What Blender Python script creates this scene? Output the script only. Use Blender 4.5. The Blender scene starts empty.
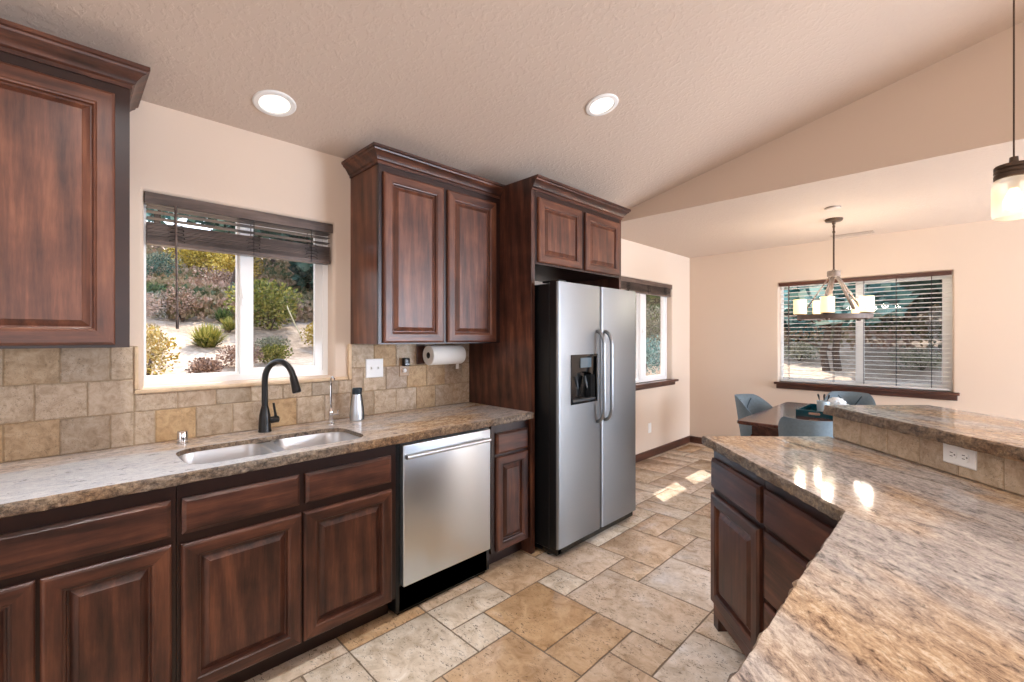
import bpy, bmesh, math, random
from mathutils import Vector, Matrix, noise as mnoise
from mathutils.geometry import tessellate_polygon
S = bpy.context.scene
COL = S.collection
PI = math.pi
# ------------------------------------------------------------------ camera, sky, sun, large lights, exposure
cam = bpy.data.cameras.new('camera'); cam_o = bpy.data.objects.new('camera', cam); COL.objects.link(cam_o)
cam.sensor_width = 36.0; cam.lens = 452.0/1024*36.0; cam.shift_y = -0.0035; cam.clip_start = 0.02
cam_o.location = (2.591, 0.0, 1.39); cam_o.rotation_euler = (PI/2, 0, math.radians(45.09))
S.camera = cam_o
S.view_settings.view_transform = 'Standard'; S.view_settings.look = 'None'
S.view_settings.exposure = 0.07; S.view_settings.gamma = 1.0; S.view_settings.use_curve_mapping = False
S.cycles.use_denoising = True
S.cycles.max_bounces = 10; S.cycles.diffuse_bounces = 5; S.cycles.glossy_bounces = 5; S.cycles.transparent_max_bounces = 24
S.cycles.sample_clamp_indirect = 6.0
W = bpy.data.worlds.new('sky'); S.world = W; W.use_nodes = True
_n = W.node_tree.nodes; _l = W.node_tree.links
_bg = _n['Background']; _tc = _n.new('ShaderNodeTexCoord'); _sp = _n.new('ShaderNodeSeparateXYZ'); _cr = _n.new('ShaderNodeValToRGB')
_l.new(_tc.outputs['Generated'], _sp.inputs[0]); _l.new(_sp.outputs['Z'], _cr.inputs[0]); _l.new(_cr.outputs[0], _bg.inputs[0])
_cr.color_ramp.elements[0].position = 0.0; _cr.color_ramp.elements[0].color = (0.90, 0.94, 1.0, 1)
_cr.color_ramp.elements[1].position = 0.7; _cr.color_ramp.elements[1].color = (0.55, 0.72, 1.0, 1)
_bg.inputs[1].default_value = 3.2
def lamp(name, kind, energy, color, loc, direction=None, size=None, size_y=None, spread=None, shape=None):
    d = bpy.data.lights.new(name, kind); d.energy = energy; d.color = color
    o = bpy.data.objects.new(name, d); COL.objects.link(o); o.location = loc
    if direction: o.rotation_euler = Vector(direction).to_track_quat('-Z', 'Y').to_euler()
    if kind == 'AREA':
        d.shape = shape or ('RECTANGLE' if size_y else 'SQUARE'); d.size = size
        if size_y: d.size_y = size_y
        if spread: d.spread = spread
    elif kind != 'SUN' and size: d.shadow_soft_size = size
    return o
sun = lamp('sun', 'SUN', 8.8, (1.0, 0.94, 0.84), (-8, 8, 14), (1.0, -0.77, -1.5)); sun.data.angle = 0.009
# daylight entering by unseen glass doors behind and right of camera, plus dining fill
lamp('daylight_patio_door', 'AREA', 90, (.95, .97, 1.04), (6.93, -0.4, 1.12), (-1, 0, 0), 3.4, 2.1)
lamp('daylight_back_window', 'AREA', 32, (.85, .97, 1.15), (3.4, -3.93, 1.15), (0, 1, 0), 3.0, 2.1)
lamp('dining_fill_light', 'AREA', 345, (.82, .97, 1.18), (6.93, 4.85, 1.12), (-1, 0, 0), 1.9, 2.1)  # unseen area lamp added to brighten the dining area
for _x, _y, _e in ((1.3, .15, 17), (1.35, -1.4, 15), (2.15, 1.05, 6), (4.0, .2, 5), (4.9, 2.2, 8)):      # unseen lamps without fixtures, added overhead to brighten floor and counters
    lamp('downlight_and_fill', 'AREA', _e, (.96, .98, 1.0), (_x, _y, 2.446+.222*min(_x, 4)-(.0 if _x < 4 else .222*(_x-4))-.03), (0, 0, -1), .15, shape='DISK', spread=2.3)

# ------------------------------------------------------------------ helpers
def hexc(h):
    h = h.lstrip('#'); c = [int(h[i:i+2], 16)/255 for i in (0, 2, 4)]
    return tuple((x/12.92 if x <= 0.04045 else ((x+0.055)/1.055)**2.4) for x in c) + (1,)
class MB:
    """collects shapes in world coordinates and links them as one mesh object"""
    def __init__(s):
        s.bm = bmesh.new(); s.rl = s.bm.faces.layers.float.new('rnd'); s.ml = 0
    def face(s, pts, mi=0, rnd=0.0):
        try: f = s.bm.faces.new([s.bm.verts.new(p) for p in pts])
        except ValueError: return None
        f.material_index = mi; f[s.rl] = rnd
        return f
    def quads(s, rows, mi=0, closed=False, cap0=False, cap1=False, rnd=0.0):
        """skin a list of rings (lists of points)"""
        R = [[s.bm.verts.new(p) for p in r] for r in rows]; n = len(R[0])
        for a, b in zip(R, R[1:]):
            for i in range(n if closed else n-1):
                j = (i+1) % n
                try:
                    f = s.bm.faces.new((a[i], a[j], b[j], b[i])); f.material_index = mi; f[s.rl] = rnd
                except ValueError: pass
        for c, r in ((cap0, R[0]), (cap1, R[-1])):
            if c:
                f = s.bm.faces.new(r); f.material_index = mi; f[s.rl] = rnd
        return R
    def box(s, x0, x1, y0, y1, z0, z1, bev=0.0, mi=0, seg=1, M=None):
        t = bmesh.new(); bmesh.ops.create_cube(t, size=1)
        for v in t.verts:
            v.co = Vector(((x0+x1)/2+v.co.x*(x1-x0), (y0+y1)/2+v.co.y*(y1-y0), (z0+z1)/2+v.co.z*(z1-z0)))
        if bev > 0:
            bmesh.ops.bevel(t, geom=list(t.edges), offset=bev, segments=seg, profile=0.5, affect='EDGES')
        s.merge(t, mi, M)
    def merge(s, t, mi=0, M=None):
        m = {}
        for v in t.verts: m[v] = s.bm.verts.new(M @ v.co if M else v.co)
        for f in t.faces:
            try:
                g = s.bm.faces.new([m[v] for v in f.verts]); g.material_index = mi
            except ValueError: pass
        t.free()
    def lathe(s, prof, center=(0, 0, 0), axis=(0, 0, 1), n=24, mi=0, cap=True):
        q = Vector(axis).to_track_quat('Z', 'Y').to_matrix(); c = Vector(center)
        rows = [[c + q @ Vector((r*math.cos(2*PI*i/n), r*math.sin(2*PI*i/n), z)) for i in range(n)] for r, z in prof]
        s.quads(rows, mi, True, cap, cap)
    def tube(s, path, r, n=12, mi=0, cap=True):
        P = [Vector(p) for p in path]; rows = []; up = None
        for i, p in enumerate(P):
            t = ((P[min(i+1, len(P)-1)]-P[max(i-1, 0)])).normalized()
            if up is None: up = t.orthogonal().normalized()
            up = (up - t*up.dot(t)).normalized(); sd = t.cross(up)
            rr = r[i] if isinstance(r, (list, tuple)) else r
            rows.append([p + up*rr*math.cos(2*PI*k/n) + sd*rr*math.sin(2*PI*k/n) for k in range(n)])
        s.quads(rows, mi, True, cap, cap)
    def slab(s, F, outer, holes, w0, w1, mi=0, bevel=0.0):
        """flat plate with holes: loops in (u,v), thickness w0..w1, F maps (u,v,w) to the world"""
        def tess(loops, w):
            flat = [p for L in loops for p in L]; V = [s.bm.verts.new(F(p[0], p[1], w)) for p in flat]
            for t in tessellate_polygon([[Vector((p[0], p[1], 0)) for p in L] for L in loops]):
                try: f = s.bm.faces.new([V[i] for i in t]); f.material_index = mi
                except ValueError: pass
            out, k = [], 0
            for L in loops: out.append(V[k:k+len(L)]); k += len(L)
            return out
        def skin(A, B):
            n = len(A)
            for i in range(n): f = s.bm.faces.new((A[i], A[(i+1) % n], B[(i+1) % n], B[i])); f.material_index = mi
        def grow(L, d):                               # push a rectangular loop outwards
            cu = sum(p[0] for p in L)/len(L); cv = sum(p[1] for p in L)/len(L)
            return [(p[0]+math.copysign(d, p[0]-cu), p[1]+math.copysign(d, p[1]-cv)) for p in L]
        a = tess([outer]+list(holes), w0)
        if not bevel:
            b = tess([outer]+list(holes), w1)
            for A, B in zip(a, b): skin(A, B)
        else:                                         # rounded (bullnose) edge round each opening on the w1 side
            b = tess([outer]+[grow(h, bevel) for h in holes], w1); skin(a[0], b[0])
            for h, A, B in zip(holes, a[1:], b[1:]):
                prev = A
                for q in range(0, 5):
                    t = PI/2*q/5; L = grow(h, bevel*(1-math.cos(t))); ring = [s.bm.verts.new(F(p[0], p[1], w1-bevel+bevel*math.sin(t))) for p in L]
                    skin(prev, ring); prev = ring
                skin(prev, B)
    def build(s, name, mat, parent=None, smooth=30):
        me = bpy.data.meshes.new(name)
        bmesh.ops.recalc_face_normals(s.bm, faces=s.bm.faces)
        o = bpy.data.objects.new(name, me); COL.objects.link(o)
        if parent:
            o.parent = parent; off = Vector((0, 0, 0)); p = parent
            while p: off += p.location; p = p.parent
            for v in s.bm.verts: v.co -= off
        s.bm.to_mesh(me); s.bm.free()
        for m in (mat if isinstance(mat, (list, tuple)) else [mat]): me.materials.append(m)
        if smooth:
            me.shade_smooth(); me.set_sharp_from_angle(angle=math.radians(smooth))
        return o
def tag(o, label=None, cat=None, group=None, kind=None):
    for k, v in (('label', label), ('category', cat), ('group', group), ('kind', kind)):
        if v: o[k] = v
    return o
def thing(name, label, cat, loc, group=None):
    o = bpy.data.objects.new(name, None); COL.objects.link(o); o.location = loc; o.empty_display_size = 0.05
    return tag(o, label, cat, group)
def dup(root, loc=None, rotz=None, label=None):
    def cp(o, par):
        c = o.copy(); COL.objects.link(c); c.parent = par
        for ch in o.children: cp(ch, c)
        return c
    r = cp(root, None)
    if loc is not None: r.location = loc
    if rotz is not None: r.rotation_euler.z = rotz
    if label: r['label'] = label
    return r
def arc(c, r, a0, a1, n, plane='xz'):
    out = []
    for i in range(n+1):
        a = a0+(a1-a0)*i/n
        out.append((c[0]+r*math.cos(a), c[1]+r*math.sin(a)))
    return out
def rrect(x0, x1, y0, y1, r, n=5):
    P = []
    for cx, cy, a in ((x1-r, y1-r, 0), (x0+r, y1-r, PI/2), (x0+r, y0+r, PI), (x1-r, y0+r, 1.5*PI)):
        for i in range(n+1):
            t = a+PI/2*i/n; P.append((cx+r*math.cos(t), cy+r*math.sin(t)))
    return P

# ------------------------------------------------------------------ materials
class NT:
    def __init__(s, name):
        s.m = bpy.data.materials.new(name); s.m.use_nodes = True
        s.N = s.m.node_tree.nodes; s.L = s.m.node_tree.links; s.B = s.N['Principled BSDF']
        s.out = s.N['Material Output']
    def new(s, t, **kw):
        n = s.N.new(t)
        for k, v in kw.items():
            if hasattr(n, k) and k not in n.inputs: setattr(n, k, v)
            elif k in n.inputs: n.inputs[k].default_value = v
        return n
    def link(s, a, b): s.L.new(a, b)
    def coords(s, scale=(1, 1, 1), rot=(0, 0, 0), kind='Object'):
        tc = s.new('ShaderNodeTexCoord'); mp = s.new('ShaderNodeMapping')
        mp.inputs['Scale'].default_value = scale; mp.inputs['Rotation'].default_value = rot
        s.link(tc.outputs[kind], mp.inputs[0]); return mp.outputs[0]
    def noise(s, vec, scale, detail=4, rough=0.55, dist=0.0):
        n = s.new('ShaderNodeTexNoise'); n.inputs['Scale'].default_value = scale; n.inputs['Detail'].default_value = detail
        n.inputs['Roughness'].default_value = rough; n.inputs['Distortion'].default_value = dist
        if vec is not None: s.link(vec, n.inputs['Vector'])
        return n.outputs['Fac']
    def ramp(s, fac, stops, interp='LINEAR'):
        r = s.new('ShaderNodeValToRGB'); e = r.color_ramp.elements; r.color_ramp.interpolation = interp
        while len(e) < len(stops): e.new(0.5)
        for el, (p, c) in zip(e, stops):
            el.position = p; el.color = hexc(c) if isinstance(c, str) else ((c, c, c, 1) if isinstance(c, (int, float)) else c)
        s.link(fac, r.inputs[0]); return r.outputs[0]
    def mix(s, fac, a, b, mode='MIX'):
        n = s.new('ShaderNodeMix'); n.data_type = 'RGBA'; n.blend_type = mode
        for sock, v in ((n.inputs[0], fac), (n.inputs[6], a), (n.inputs[7], b)):
            if hasattr(v, 'is_output'): s.link(v, sock)
            elif isinstance(v, str): sock.default_value = hexc(v)
            else: sock.default_value = v
        return n.outputs[2]
    def math(s, op, a, b=0.0):
        n = s.new('ShaderNodeMath'); n.operation = op
        for sock, v in ((n.inputs[0], a), (n.inputs[1], b)):
            if hasattr(v, 'is_output'): s.link(v, sock)
            else: sock.default_value = v
        return n.outputs[0]
    def bump(s, h, strength, dist=0.01):
        b = s.new('ShaderNodeBump'); b.inputs['Strength'].default_value = strength; b.inputs['Distance'].default_value = dist
        s.link(h, b.inputs['Height']); s.link(b.outputs[0], s.B.inputs['Normal'])
    def color(s, c):
        if hasattr(c, 'is_output'): s.link(c, s.B.inputs['Base Color'])
        else: s.B.inputs['Base Color'].default_value = hexc(c) if isinstance(c, str) else c
    def set(s, **kw):
        for k, v in kw.items():
            k = k.replace('_', ' ')
            if hasattr(v, 'is_output'): s.link(v, s.B.inputs[k])
            else: s.B.inputs[k].default_value = v
def simple(name, c, rough=0.5, metal=0.0, var=0.0, scale=20, bump=0.0, **kw):
    t = NT(name); v = t.coords()
    if var: 
        h = t.noise(v, scale, 3); a = hexc(c)
        t.color(t.ramp(h, [(0.3, tuple(x*(1-var) for x in a[:3])+(1,)), (0.7, tuple(min(1, x*(1+var)) for x in a[:3])+(1,))]))
    else: t.color(c)
    t.set(Roughness=rough, Metallic=metal, **kw)
    if bump: t.bump(t.noise(v, scale*3, 3), bump, 0.002)
    return t.m
def wood(name, axis='z', dark='#2c1710', mid='#4e2c20', light='#734732', rough=0.4, rz=0.0):
    t = NT(name); sc = {'z': (1, 1, 0.09), 'y': (1, 0.09, 1), 'x': (0.09, 1, 1)}[axis]
    v0 = t.coords((1, 1, 1), (0, 0, rz)); mp = t.new('ShaderNodeMapping'); mp.inputs['Scale'].default_value = sc; t.link(v0, mp.inputs[0])
    oi = t.new('ShaderNodeObjectInfo'); ad = t.new('ShaderNodeVectorMath'); ad.operation = 'ADD'; t.link(mp.outputs[0], ad.inputs[0])
    rm = t.math('MULTIPLY', oi.outputs['Random'], 37.0); t.link(rm, ad.inputs[1]); v = ad.outputs[0]
    big = t.noise(v, 9, 3, 0.5, 0.8); fine = t.noise(v, 70, 5, 0.7); blot = t.noise(v0, 5.5, 3, 0.55)
    wv = t.new('ShaderNodeTexWave'); wv.wave_type = 'BANDS'; wv.bands_direction = 'DIAGONAL'
    wv.inputs['Scale'].default_value = 7; wv.inputs['Distortion'].default_value = 5; wv.inputs['Detail'].default_value = 3; wv.inputs['Detail Scale'].default_value = 2
    t.link(v, wv.inputs['Vector'])
    f = t.math('ADD', t.math('MULTIPLY', big, 0.27), t.math('MULTIPLY', wv.outputs['Fac'], 0.10))
    f = t.math('ADD', f, t.math('MULTIPLY', fine, 0.36)); f = t.math('ADD', f, t.math('MULTIPLY', blot, 0.33))
    c = t.ramp(f, [(0.40, dark), (0.545, mid), (0.70, light)])
    vo = t.new('ShaderNodeTexVoronoi'); vo.inputs['Scale'].default_value = 4.2; vo.inputs['Randomness'].default_value = 1.0
    mp2 = t.new('ShaderNodeMapping'); mp2.inputs['Scale'].default_value = tuple(0.55 if q < 1 else 1 for q in sc); t.link(v0, mp2.inputs[0]); t.link(mp2.outputs[0], vo.inputs['Vector'])
    k = t.ramp(vo.outputs['Distance'], [(0.02, 1.0), (0.09, 0.0)])
    c = t.mix(t.math('MULTIPLY', k, 0.85), c, '#1a0c08')
    t.color(c); t.set(Roughness=rough); t.B.inputs['Coat Weight'].default_value = 0.06; t.B.inputs['Coat Roughness'].default_value = 0.18
    t.bump(fine, 0.08, 0.001); return t.m
def granite(name, rz, rough=0.12, edge=False, band=False):
    t = NT(name); v = t.coords((1, 1, 1), (0, 0, rz)); mp = t.new('ShaderNodeMapping'); mp.inputs['Scale'].default_value = (1, 0.4, 0.7); t.link(v, mp.inputs[0]); sv = mp.outputs[0]
    big = t.noise(sv, 3.2, 3, 0.5, 0.6); vein = t.noise(sv, 26, 6, 0.75, 1.2); speck = t.noise(v, 210, 3, 0.7); mid = t.noise(sv, 95, 5, 0.75, 0.6); blk = t.noise(sv, 34, 6, 0.75, 1.0)
    f = t.math('ADD', t.math('MULTIPLY', vein, 0.5), t.math('MULTIPLY', mid, 0.5))
    warm = t.ramp(f, [(0.39, '#5d4533'), (0.455, '#a4856a'), (0.53, '#cbab88'), (0.60, '#e2cdb2')])
    cool = t.ramp(f, [(0.39, '#64605f'), (0.455, '#9c9593'), (0.53, '#bcb3ad'), (0.60, '#d6cdc5')])
    bf = t.ramp(big, [(0.38, 0.0), (0.54, 1.0)])
    if band:                                          # a broad paler, cooler band over part of the slab
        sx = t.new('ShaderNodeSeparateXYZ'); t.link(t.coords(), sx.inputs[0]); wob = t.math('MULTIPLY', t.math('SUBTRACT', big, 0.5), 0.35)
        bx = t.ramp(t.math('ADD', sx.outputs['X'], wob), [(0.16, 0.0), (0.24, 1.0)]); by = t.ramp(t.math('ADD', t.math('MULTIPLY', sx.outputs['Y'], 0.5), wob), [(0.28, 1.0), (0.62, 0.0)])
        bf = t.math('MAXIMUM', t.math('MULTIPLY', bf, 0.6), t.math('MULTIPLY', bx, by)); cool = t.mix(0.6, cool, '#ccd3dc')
    c = t.mix(bf, warm, cool)
    c = t.mix(t.math('MULTIPLY', t.ramp(speck, [(0.58, 0.0), (0.68, 1.0)]), 0.4), c, '#3a2c24')
    c = t.mix(t.math('MULTIPLY', t.ramp(blk, [(0.585, 0.0), (0.67, 1.0)]), 0.8), c, '#40342e')
    if edge: c = t.mix(1.0, c, t.ramp(t.noise(v, 60, 5, 0.8), [(0.3, '#4a3c30'), (0.6, '#c8bba8')]), 'MULTIPLY')
    t.color(c); t.set(Roughness=rough)
    if edge: t.bump(t.noise(v, 140, 5, 0.7), 0.6, 0.006)
    return t.m
def travertine(name, stops, rough, pits=0.6, scale=14, bump=0.25, thr=0.625):
    t = NT(name); v = t.coords(); at = t.new('ShaderNodeAttribute'); at.attribute_name = 'rnd'
    ad = t.new('ShaderNodeVectorMath'); ad.operation = 'ADD'; t.link(v, ad.inputs[0]); t.link(t.math('MULTIPLY', at.outputs['Fac'], 53.0), ad.inputs[1]); vv = ad.outputs[0]
    base = t.ramp(at.outputs['Fac'], stops); cloud = t.noise(vv, scale, 6, 0.65, 0.8)
    c = t.mix(1.0, base, t.ramp(cloud, [(0.28, '#c2b5a4'), (0.5, '#ebe5dd'), (0.7, '#ffffff')]), 'MULTIPLY')
    mp = t.new('ShaderNodeMapping'); mp.inputs['Scale'].default_value = (1, 1.8, 1.5); t.link(vv, mp.inputs[0])
    pn = t.noise(mp.outputs[0], scale*4.2, 5, 0.65, 1.3); sel = t.noise(vv, 7, 2)
    pit = t.math('MULTIPLY', t.ramp(pn, [(thr, 0.0), (thr+.035, 1.0)]), t.ramp(sel, [(0.35, 0.2), (0.55, 1.0)]))
    c = t.mix(t.math('MULTIPLY', pit, pits), c, '#4f4134')
    t.color(c); t.set(Roughness=t.ramp(cloud, [(0.3, rough+0.08), (0.7, rough)]))
    t.bump(t.math('SUBTRACT', t.math('MULTIPLY', cloud, 0.25), pit), bump, 0.003); return t.m
def steel(name, axis, c='#d3dde6', rough=0.33):
    t = NT(name); sc = {'y': (1, 0.02, 1), 'z': (1, 1, 0.02), 'x': (0.02, 1, 1)}[axis]
    n = t.noise(t.coords(sc), 260, 3, 0.6); t.color(c); t.set(Metallic=1.0, Roughness=t.ramp(n, [(0.3, rough-0.015), (0.7, rough+0.02)])); t.bump(n, 0.012, 0.0006); return t.m
def glass(name, tint=(1, 1, 1, 1), f0=0.03):
    t = NT(name); tr = t.new('ShaderNodeBsdfTransparent'); tr.inputs[0].default_value = tint
    gl = t.new('ShaderNodeBsdfGlossy'); gl.inputs['Roughness'].default_value = 0.02; lw = t.new('ShaderNodeLayerWeight'); lw.inputs[0].default_value = 0.25
    mx = t.new('ShaderNodeMixShader'); t.link(t.math('ADD', t.math('MULTIPLY', lw.outputs['Fresnel'], 0.25), f0*0.2), mx.inputs[0])
    t.link(tr.outputs[0], mx.inputs[1]); t.link(gl.outputs[0], mx.inputs[2]); t.link(mx.outputs[0], t.out.inputs[0]); return t.m
def emit(name, c, st):
    t = NT(name); t.color(c); t.B.inputs['Emission Color'].default_value = hexc(c); t.B.inputs['Emission Strength'].default_value = st; return t.m
def wallmat(name, c, bs, sc, th=None):
    t = NT(name); v = t.coords(); n = t.noise(v, sc, 3, 0.5, 0.3)
    if th: n = t.ramp(n, [(th, 0.0), (th+0.12, 1.0)])
    t.color(c); t.set(Roughness=0.75); t.bump(n, bs, 0.004); return t.m
def leaf(name, a, b, c):
    t = NT(name); at = t.new('ShaderNodeAttribute'); at.attribute_name = 'rnd'
    t.color(t.ramp(at.outputs['Fac'], [(0.1, a), (0.5, b), (0.95, c)])); t.set(Roughness=0.7); t.B.inputs['Specular IOR Level'].default_value = 0.2; return t.m

M_wall = wallmat('painted_wall', '#d8c4b1', 0.10, 90)
M_ceil = wallmat('textured_ceiling', '#cebcad', 0.3, 42, 0.5)
M_wz = wood('alder_vertical', 'z'); M_wy = wood('alder_along_wall', 'y')
M_wd = wood('alder_diagonal', 'x', rz=PI/4)
M_uz = wood('alder_upper_vertical', 'z', '#40241a', '#623928', '#82523a'); M_uy = wood('alder_upper_along', 'y', '#40241a', '#623928', '#82523a')
M_dark = simple('dark_stained_frame', '#2b1712', 0.35, var=0.25, scale=9)
M_trim = wood('stained_trim', 'y', '#351c14', '#4d2c20', '#633b2b'); M_trimx = wood('stained_trim_across', 'x', '#351c14', '#4d2c20', '#633b2b')
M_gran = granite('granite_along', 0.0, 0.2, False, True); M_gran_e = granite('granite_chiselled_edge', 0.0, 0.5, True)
M_grd = granite('granite_diagonal', PI/4*-1, 0.09); M_grd_e = granite('granite_diagonal_edge', -PI/4, 0.5, True)
M_floor = travertine('floor_travertine', [(0.0, '#e0d1bc'), (0.3, '#f3eadd'), (0.55, '#e6d4c2'), (0.75, '#d9b78f'), (1.0, '#f2eae2')], 0.13, 0.8, 11, 0.35, 0.585)
M_grout = simple('floor_grout', '#7d6d5c', 0.9, var=0.2, scale=60)
M_splash = travertine('backsplash_travertine', [(0.0, '#c0ae9a'), (0.3, '#d2c0a8'), (0.55, '#c0ae9c'), (0.75, '#cdac7e'), (1.0, '#b2a698')], 0.5, 0.6, 26, 0.5, 0.575)
M_splgr = simple('backsplash_grout', '#a38c70', 0.9, var=0.15, scale=80)
M_steel_y = steel('brushed_steel_along', 'y', '#dde8f2'); M_steel_z = steel('brushed_steel_upright', 'z')
M_fr = steel('refrigerator_steel', 'y', '#898b8d', 0.4); M_frz = steel('handle_steel', 'z', '#9a9fa3', 0.3)
M_sink = steel('sink_steel', 'y', '#dadde0', 0.36)
M_chrome = simple('chrome', '#d8d8d8', 0.08, 1.0); M_black = simple('satin_black', '#0c0c0d', 0.3)
M_blackg = simple('gloss_black', '#08090a', 0.12); M_fridge = simple('textured_black', '#0b0d0f', 0.33, var=0.3, scale=120, bump=0.4)
M_white = simple('white_vinyl', '#f1f0ee', 0.35); M_plate = simple('white_plastic', '#f0efec', 0.35)
M_paper = simple('paper_towel', '#efeae2', 0.9, bump=0.15, scale=60)
M_tanp = simple('tan_plastic', '#a98a68', 0.4); M_glass = glass('window_glass'); M_screen = glass('insect_screen_mesh', (0.62, 0.64, 0.66, 1), 0.02)
M_blind = wood('walnut_blind', 'y', '#3a2d27', '#5d4c44', '#7c6a60', 0.35)
M_beige = simple('beige_plastic', '#cdbcae', 0.5)
M_slat = simple('pale_slat', '#e9e7e2', 0.4); M_cord = simple('dark_cord', '#2c2622', 0.7)
M_bronze = simple('aged_bronze', '#5a4a3e', 0.4, 0.7); M_ring = simple('weathered_grey_wood', '#6d6058', 0.6, var=0.25, scale=30)
M_shade = NT('frosted_glass_shade'); M_shade.color('#fff3dc'); M_shade.set(Roughness=0.4); M_shade.B.inputs['Emission Color'].default_value = hexc('#ffdf9e'); M_shade.B.inputs['Emission Strength'].default_value = 1.1; M_shade = M_shade.m
M_bulb = emit('warm_bulb', '#ffd9a0', 5.0); M_lens = emit('downlight_lens', '#fff8ef', 1.6)
M_chair = simple('slate_blue_upholstery', '#6f8390', 0.7, var=0.1, scale=60, bump=0.2)
M_table = wood('dining_table_wood', 'y', '#3a2019', '#5a3529', '#74493a', 0.16)
M_teal = simple('teal_lacquer', '#0f4a58', 0.2); M_rock = simple('gravel', '#cfc4b4', 0.9, var=0.25, scale=3)

# ------------------------------------------------------------------ room shell
XR, YB, YF, YH, SL, ZC = 7.0, -4.0, 5.92, 3.62, 0.222, 2.446
def FL(u, v, w): return (w, u, v)          # left wall: u along Y, v up, w into the room
def FFAR(u, v, w): return (u, YF-w, v)     # far wall: u along X, v up, w into the room
def rect(a, b, c, d): return [(a, c), (b, c), (b, d), (a, d)]
K1 = (0.262, 1.118, 1.168, 2.045); K2 = (4.22, 5.42, 0.868, 2.045); K3 = (1.055, 2.505, 0.875, 2.02)
m = MB(); m.slab(FL, rect(YB-.2, YF+.2, -.1, 2.6), [rect(*K1), rect(*K2)], -0.16, 0.0, bevel=0.02)
tag(m.build('wall_left', M_wall, smooth=14), 'beige wall on the left with the sink window and a dining window', 'wall', kind='structure')
m = MB(); m.slab(FFAR, rect(-.1, XR+.2, -.1, 2.6), [rect(*K3)], -0.16, 0.0, bevel=0.02)
tag(m.build('wall_far', M_wall, smooth=14), 'peach beige wall at the far end of the dining room', 'wall', kind='structure')
m = MB(); m.box(XR, XR+.14, YB, YF, -.1, 3.0); tag(m.build('wall_right', M_wall, smooth=0), 'wall out of view on the right', 'wall', kind='structure')
m = MB(); m.box(-.16, XR+.14, YB-.14, YB, -.1, 3.6); tag(m.build('wall_back', M_wall, smooth=0), 'wall out of view behind the camera', 'wall', kind='structure')
XA = 4.0; ZA = ZC+SL*XA
m = MB()
prof = [(-.16, ZC-.16*SL), (XA, ZA), (XR+.14, ZA-SL*(XR+.14-XA))]
for y0, y1 in ((YB-.14, YH+.02),):
    m.quads([[(x, y0, z) for x, z in prof]+[(x, y0, z+.12) for x, z in reversed(prof)], [(x, y1, z) for x, z in prof]+[(x, y1, z+.12) for x, z in reversed(prof)]], 0, True, True, True)
tag(m.build('ceiling', M_ceil, smooth=0), 'sloping textured ceiling over the kitchen', 'ceiling', kind='structure')
m = MB(); m.box(-.16, XR+.14, YH+.14, YF+.16, ZC, ZC+.12)
tag(m.build('ceiling', M_ceil, smooth=0), 'flat lower textured ceiling over the dining area', 'ceiling', kind='structure')
m = MB(); pp = [(-.1, ZC), (XR, ZC), (XR, ZA-SL*(XR-XA)+.04), (XA, ZA+.04), (-.1, ZC+.04)]
m.quads([[(x, YH, z) for x, z in pp], [(x, YH+.14, z) for x, z in pp]], 0, True, True, True)
m.bm.faces.ensure_lookup_table()
for f in m.bm.faces:
    if all(abs(v.co.z-ZC) < 1e-4 for v in f.verts): f.material_index = 1
tag(m.build('wall_header', [M_wall, M_ceil], smooth=0), 'triangular beige header wall where the sloped ceiling drops to the dining area', 'wall', kind='structure')
# floor: French pattern travertine, one mesh
random.seed(4)
G = 0.2035; gx0, gy0 = 0.664, 0.902
def cell(i, j): return (gx0+i*G, gy0+j*G)
tiles = [(1, 5, 1, 1), (1, 3, 2, 2), (3, 3, 1, 2), (4, 4, 1, 1), (2, 5, 3, 2), (0, 6, 2, 2), (-1, 4, 2, 2), (0, 2, 1, 2), (1, 2, 1, 1), (0, 0, 2, 2), (2, 1, 2, 2), (4, 2, 2, 2), (5, 4, 2, 2), (5, 6, 2, 1), (2, 7, 1, 1), (1, 8, 2, 2), (3, 7, 2, 2), (3, 9, 2, 2), (2, 10, 1, 1), (1, 10, 1, 2), (-1, 2, 1, 2), (-1, 0, 1, 2), (-1, 8, 2, 2), (2, 11, 3, 2)]
tone = {(1, 3): 0.74, (2, 1): 0.78, (3, 3): 0.70, (1, 5): 0.28, (1, 2): 0.30, (0, 2): 0.33, (0, 0): 0.31, (-1, 4): 0.66, (0, 6): 0.55, (2, 5): 0.5, (2, 7): 0.62, (1, 8): 0.63, (3, 7): 0.98, (5, 4): 0.97, (4, 4): 0.6, (4, 2): 0.64, (3, 9): 0.95}
occ = set()
for i, j, w, h in tiles:
    for a in range(w):
        for b in range(h): occ.add((i+a, j+b))
I0, I1, J0, J1 = -4, 31, -25, 25
for j in range(J0, J1):
    for i in range(I0, I1):
        if (i, j) in occ: continue
        for w, h in random.sample([(2, 2), (3, 2), (2, 2), (1, 2), (2, 1)], 5)+[(1, 1)]:
            cs = [(i+a, j+b) for a in range(w) for b in range(h)]
            if random.random() < 0.12 and (w, h) != (1, 1): continue
            if all(c not in occ for c in cs) and i+w <= I1 and j+h <= J1:
                occ.update(cs); tiles.append((i, j, w, h)); break
m = MB(); m.box(-.05, XR, YB, YF, -.06, -.0035)
for f in m.bm.faces: f.material_index = 1
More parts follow.
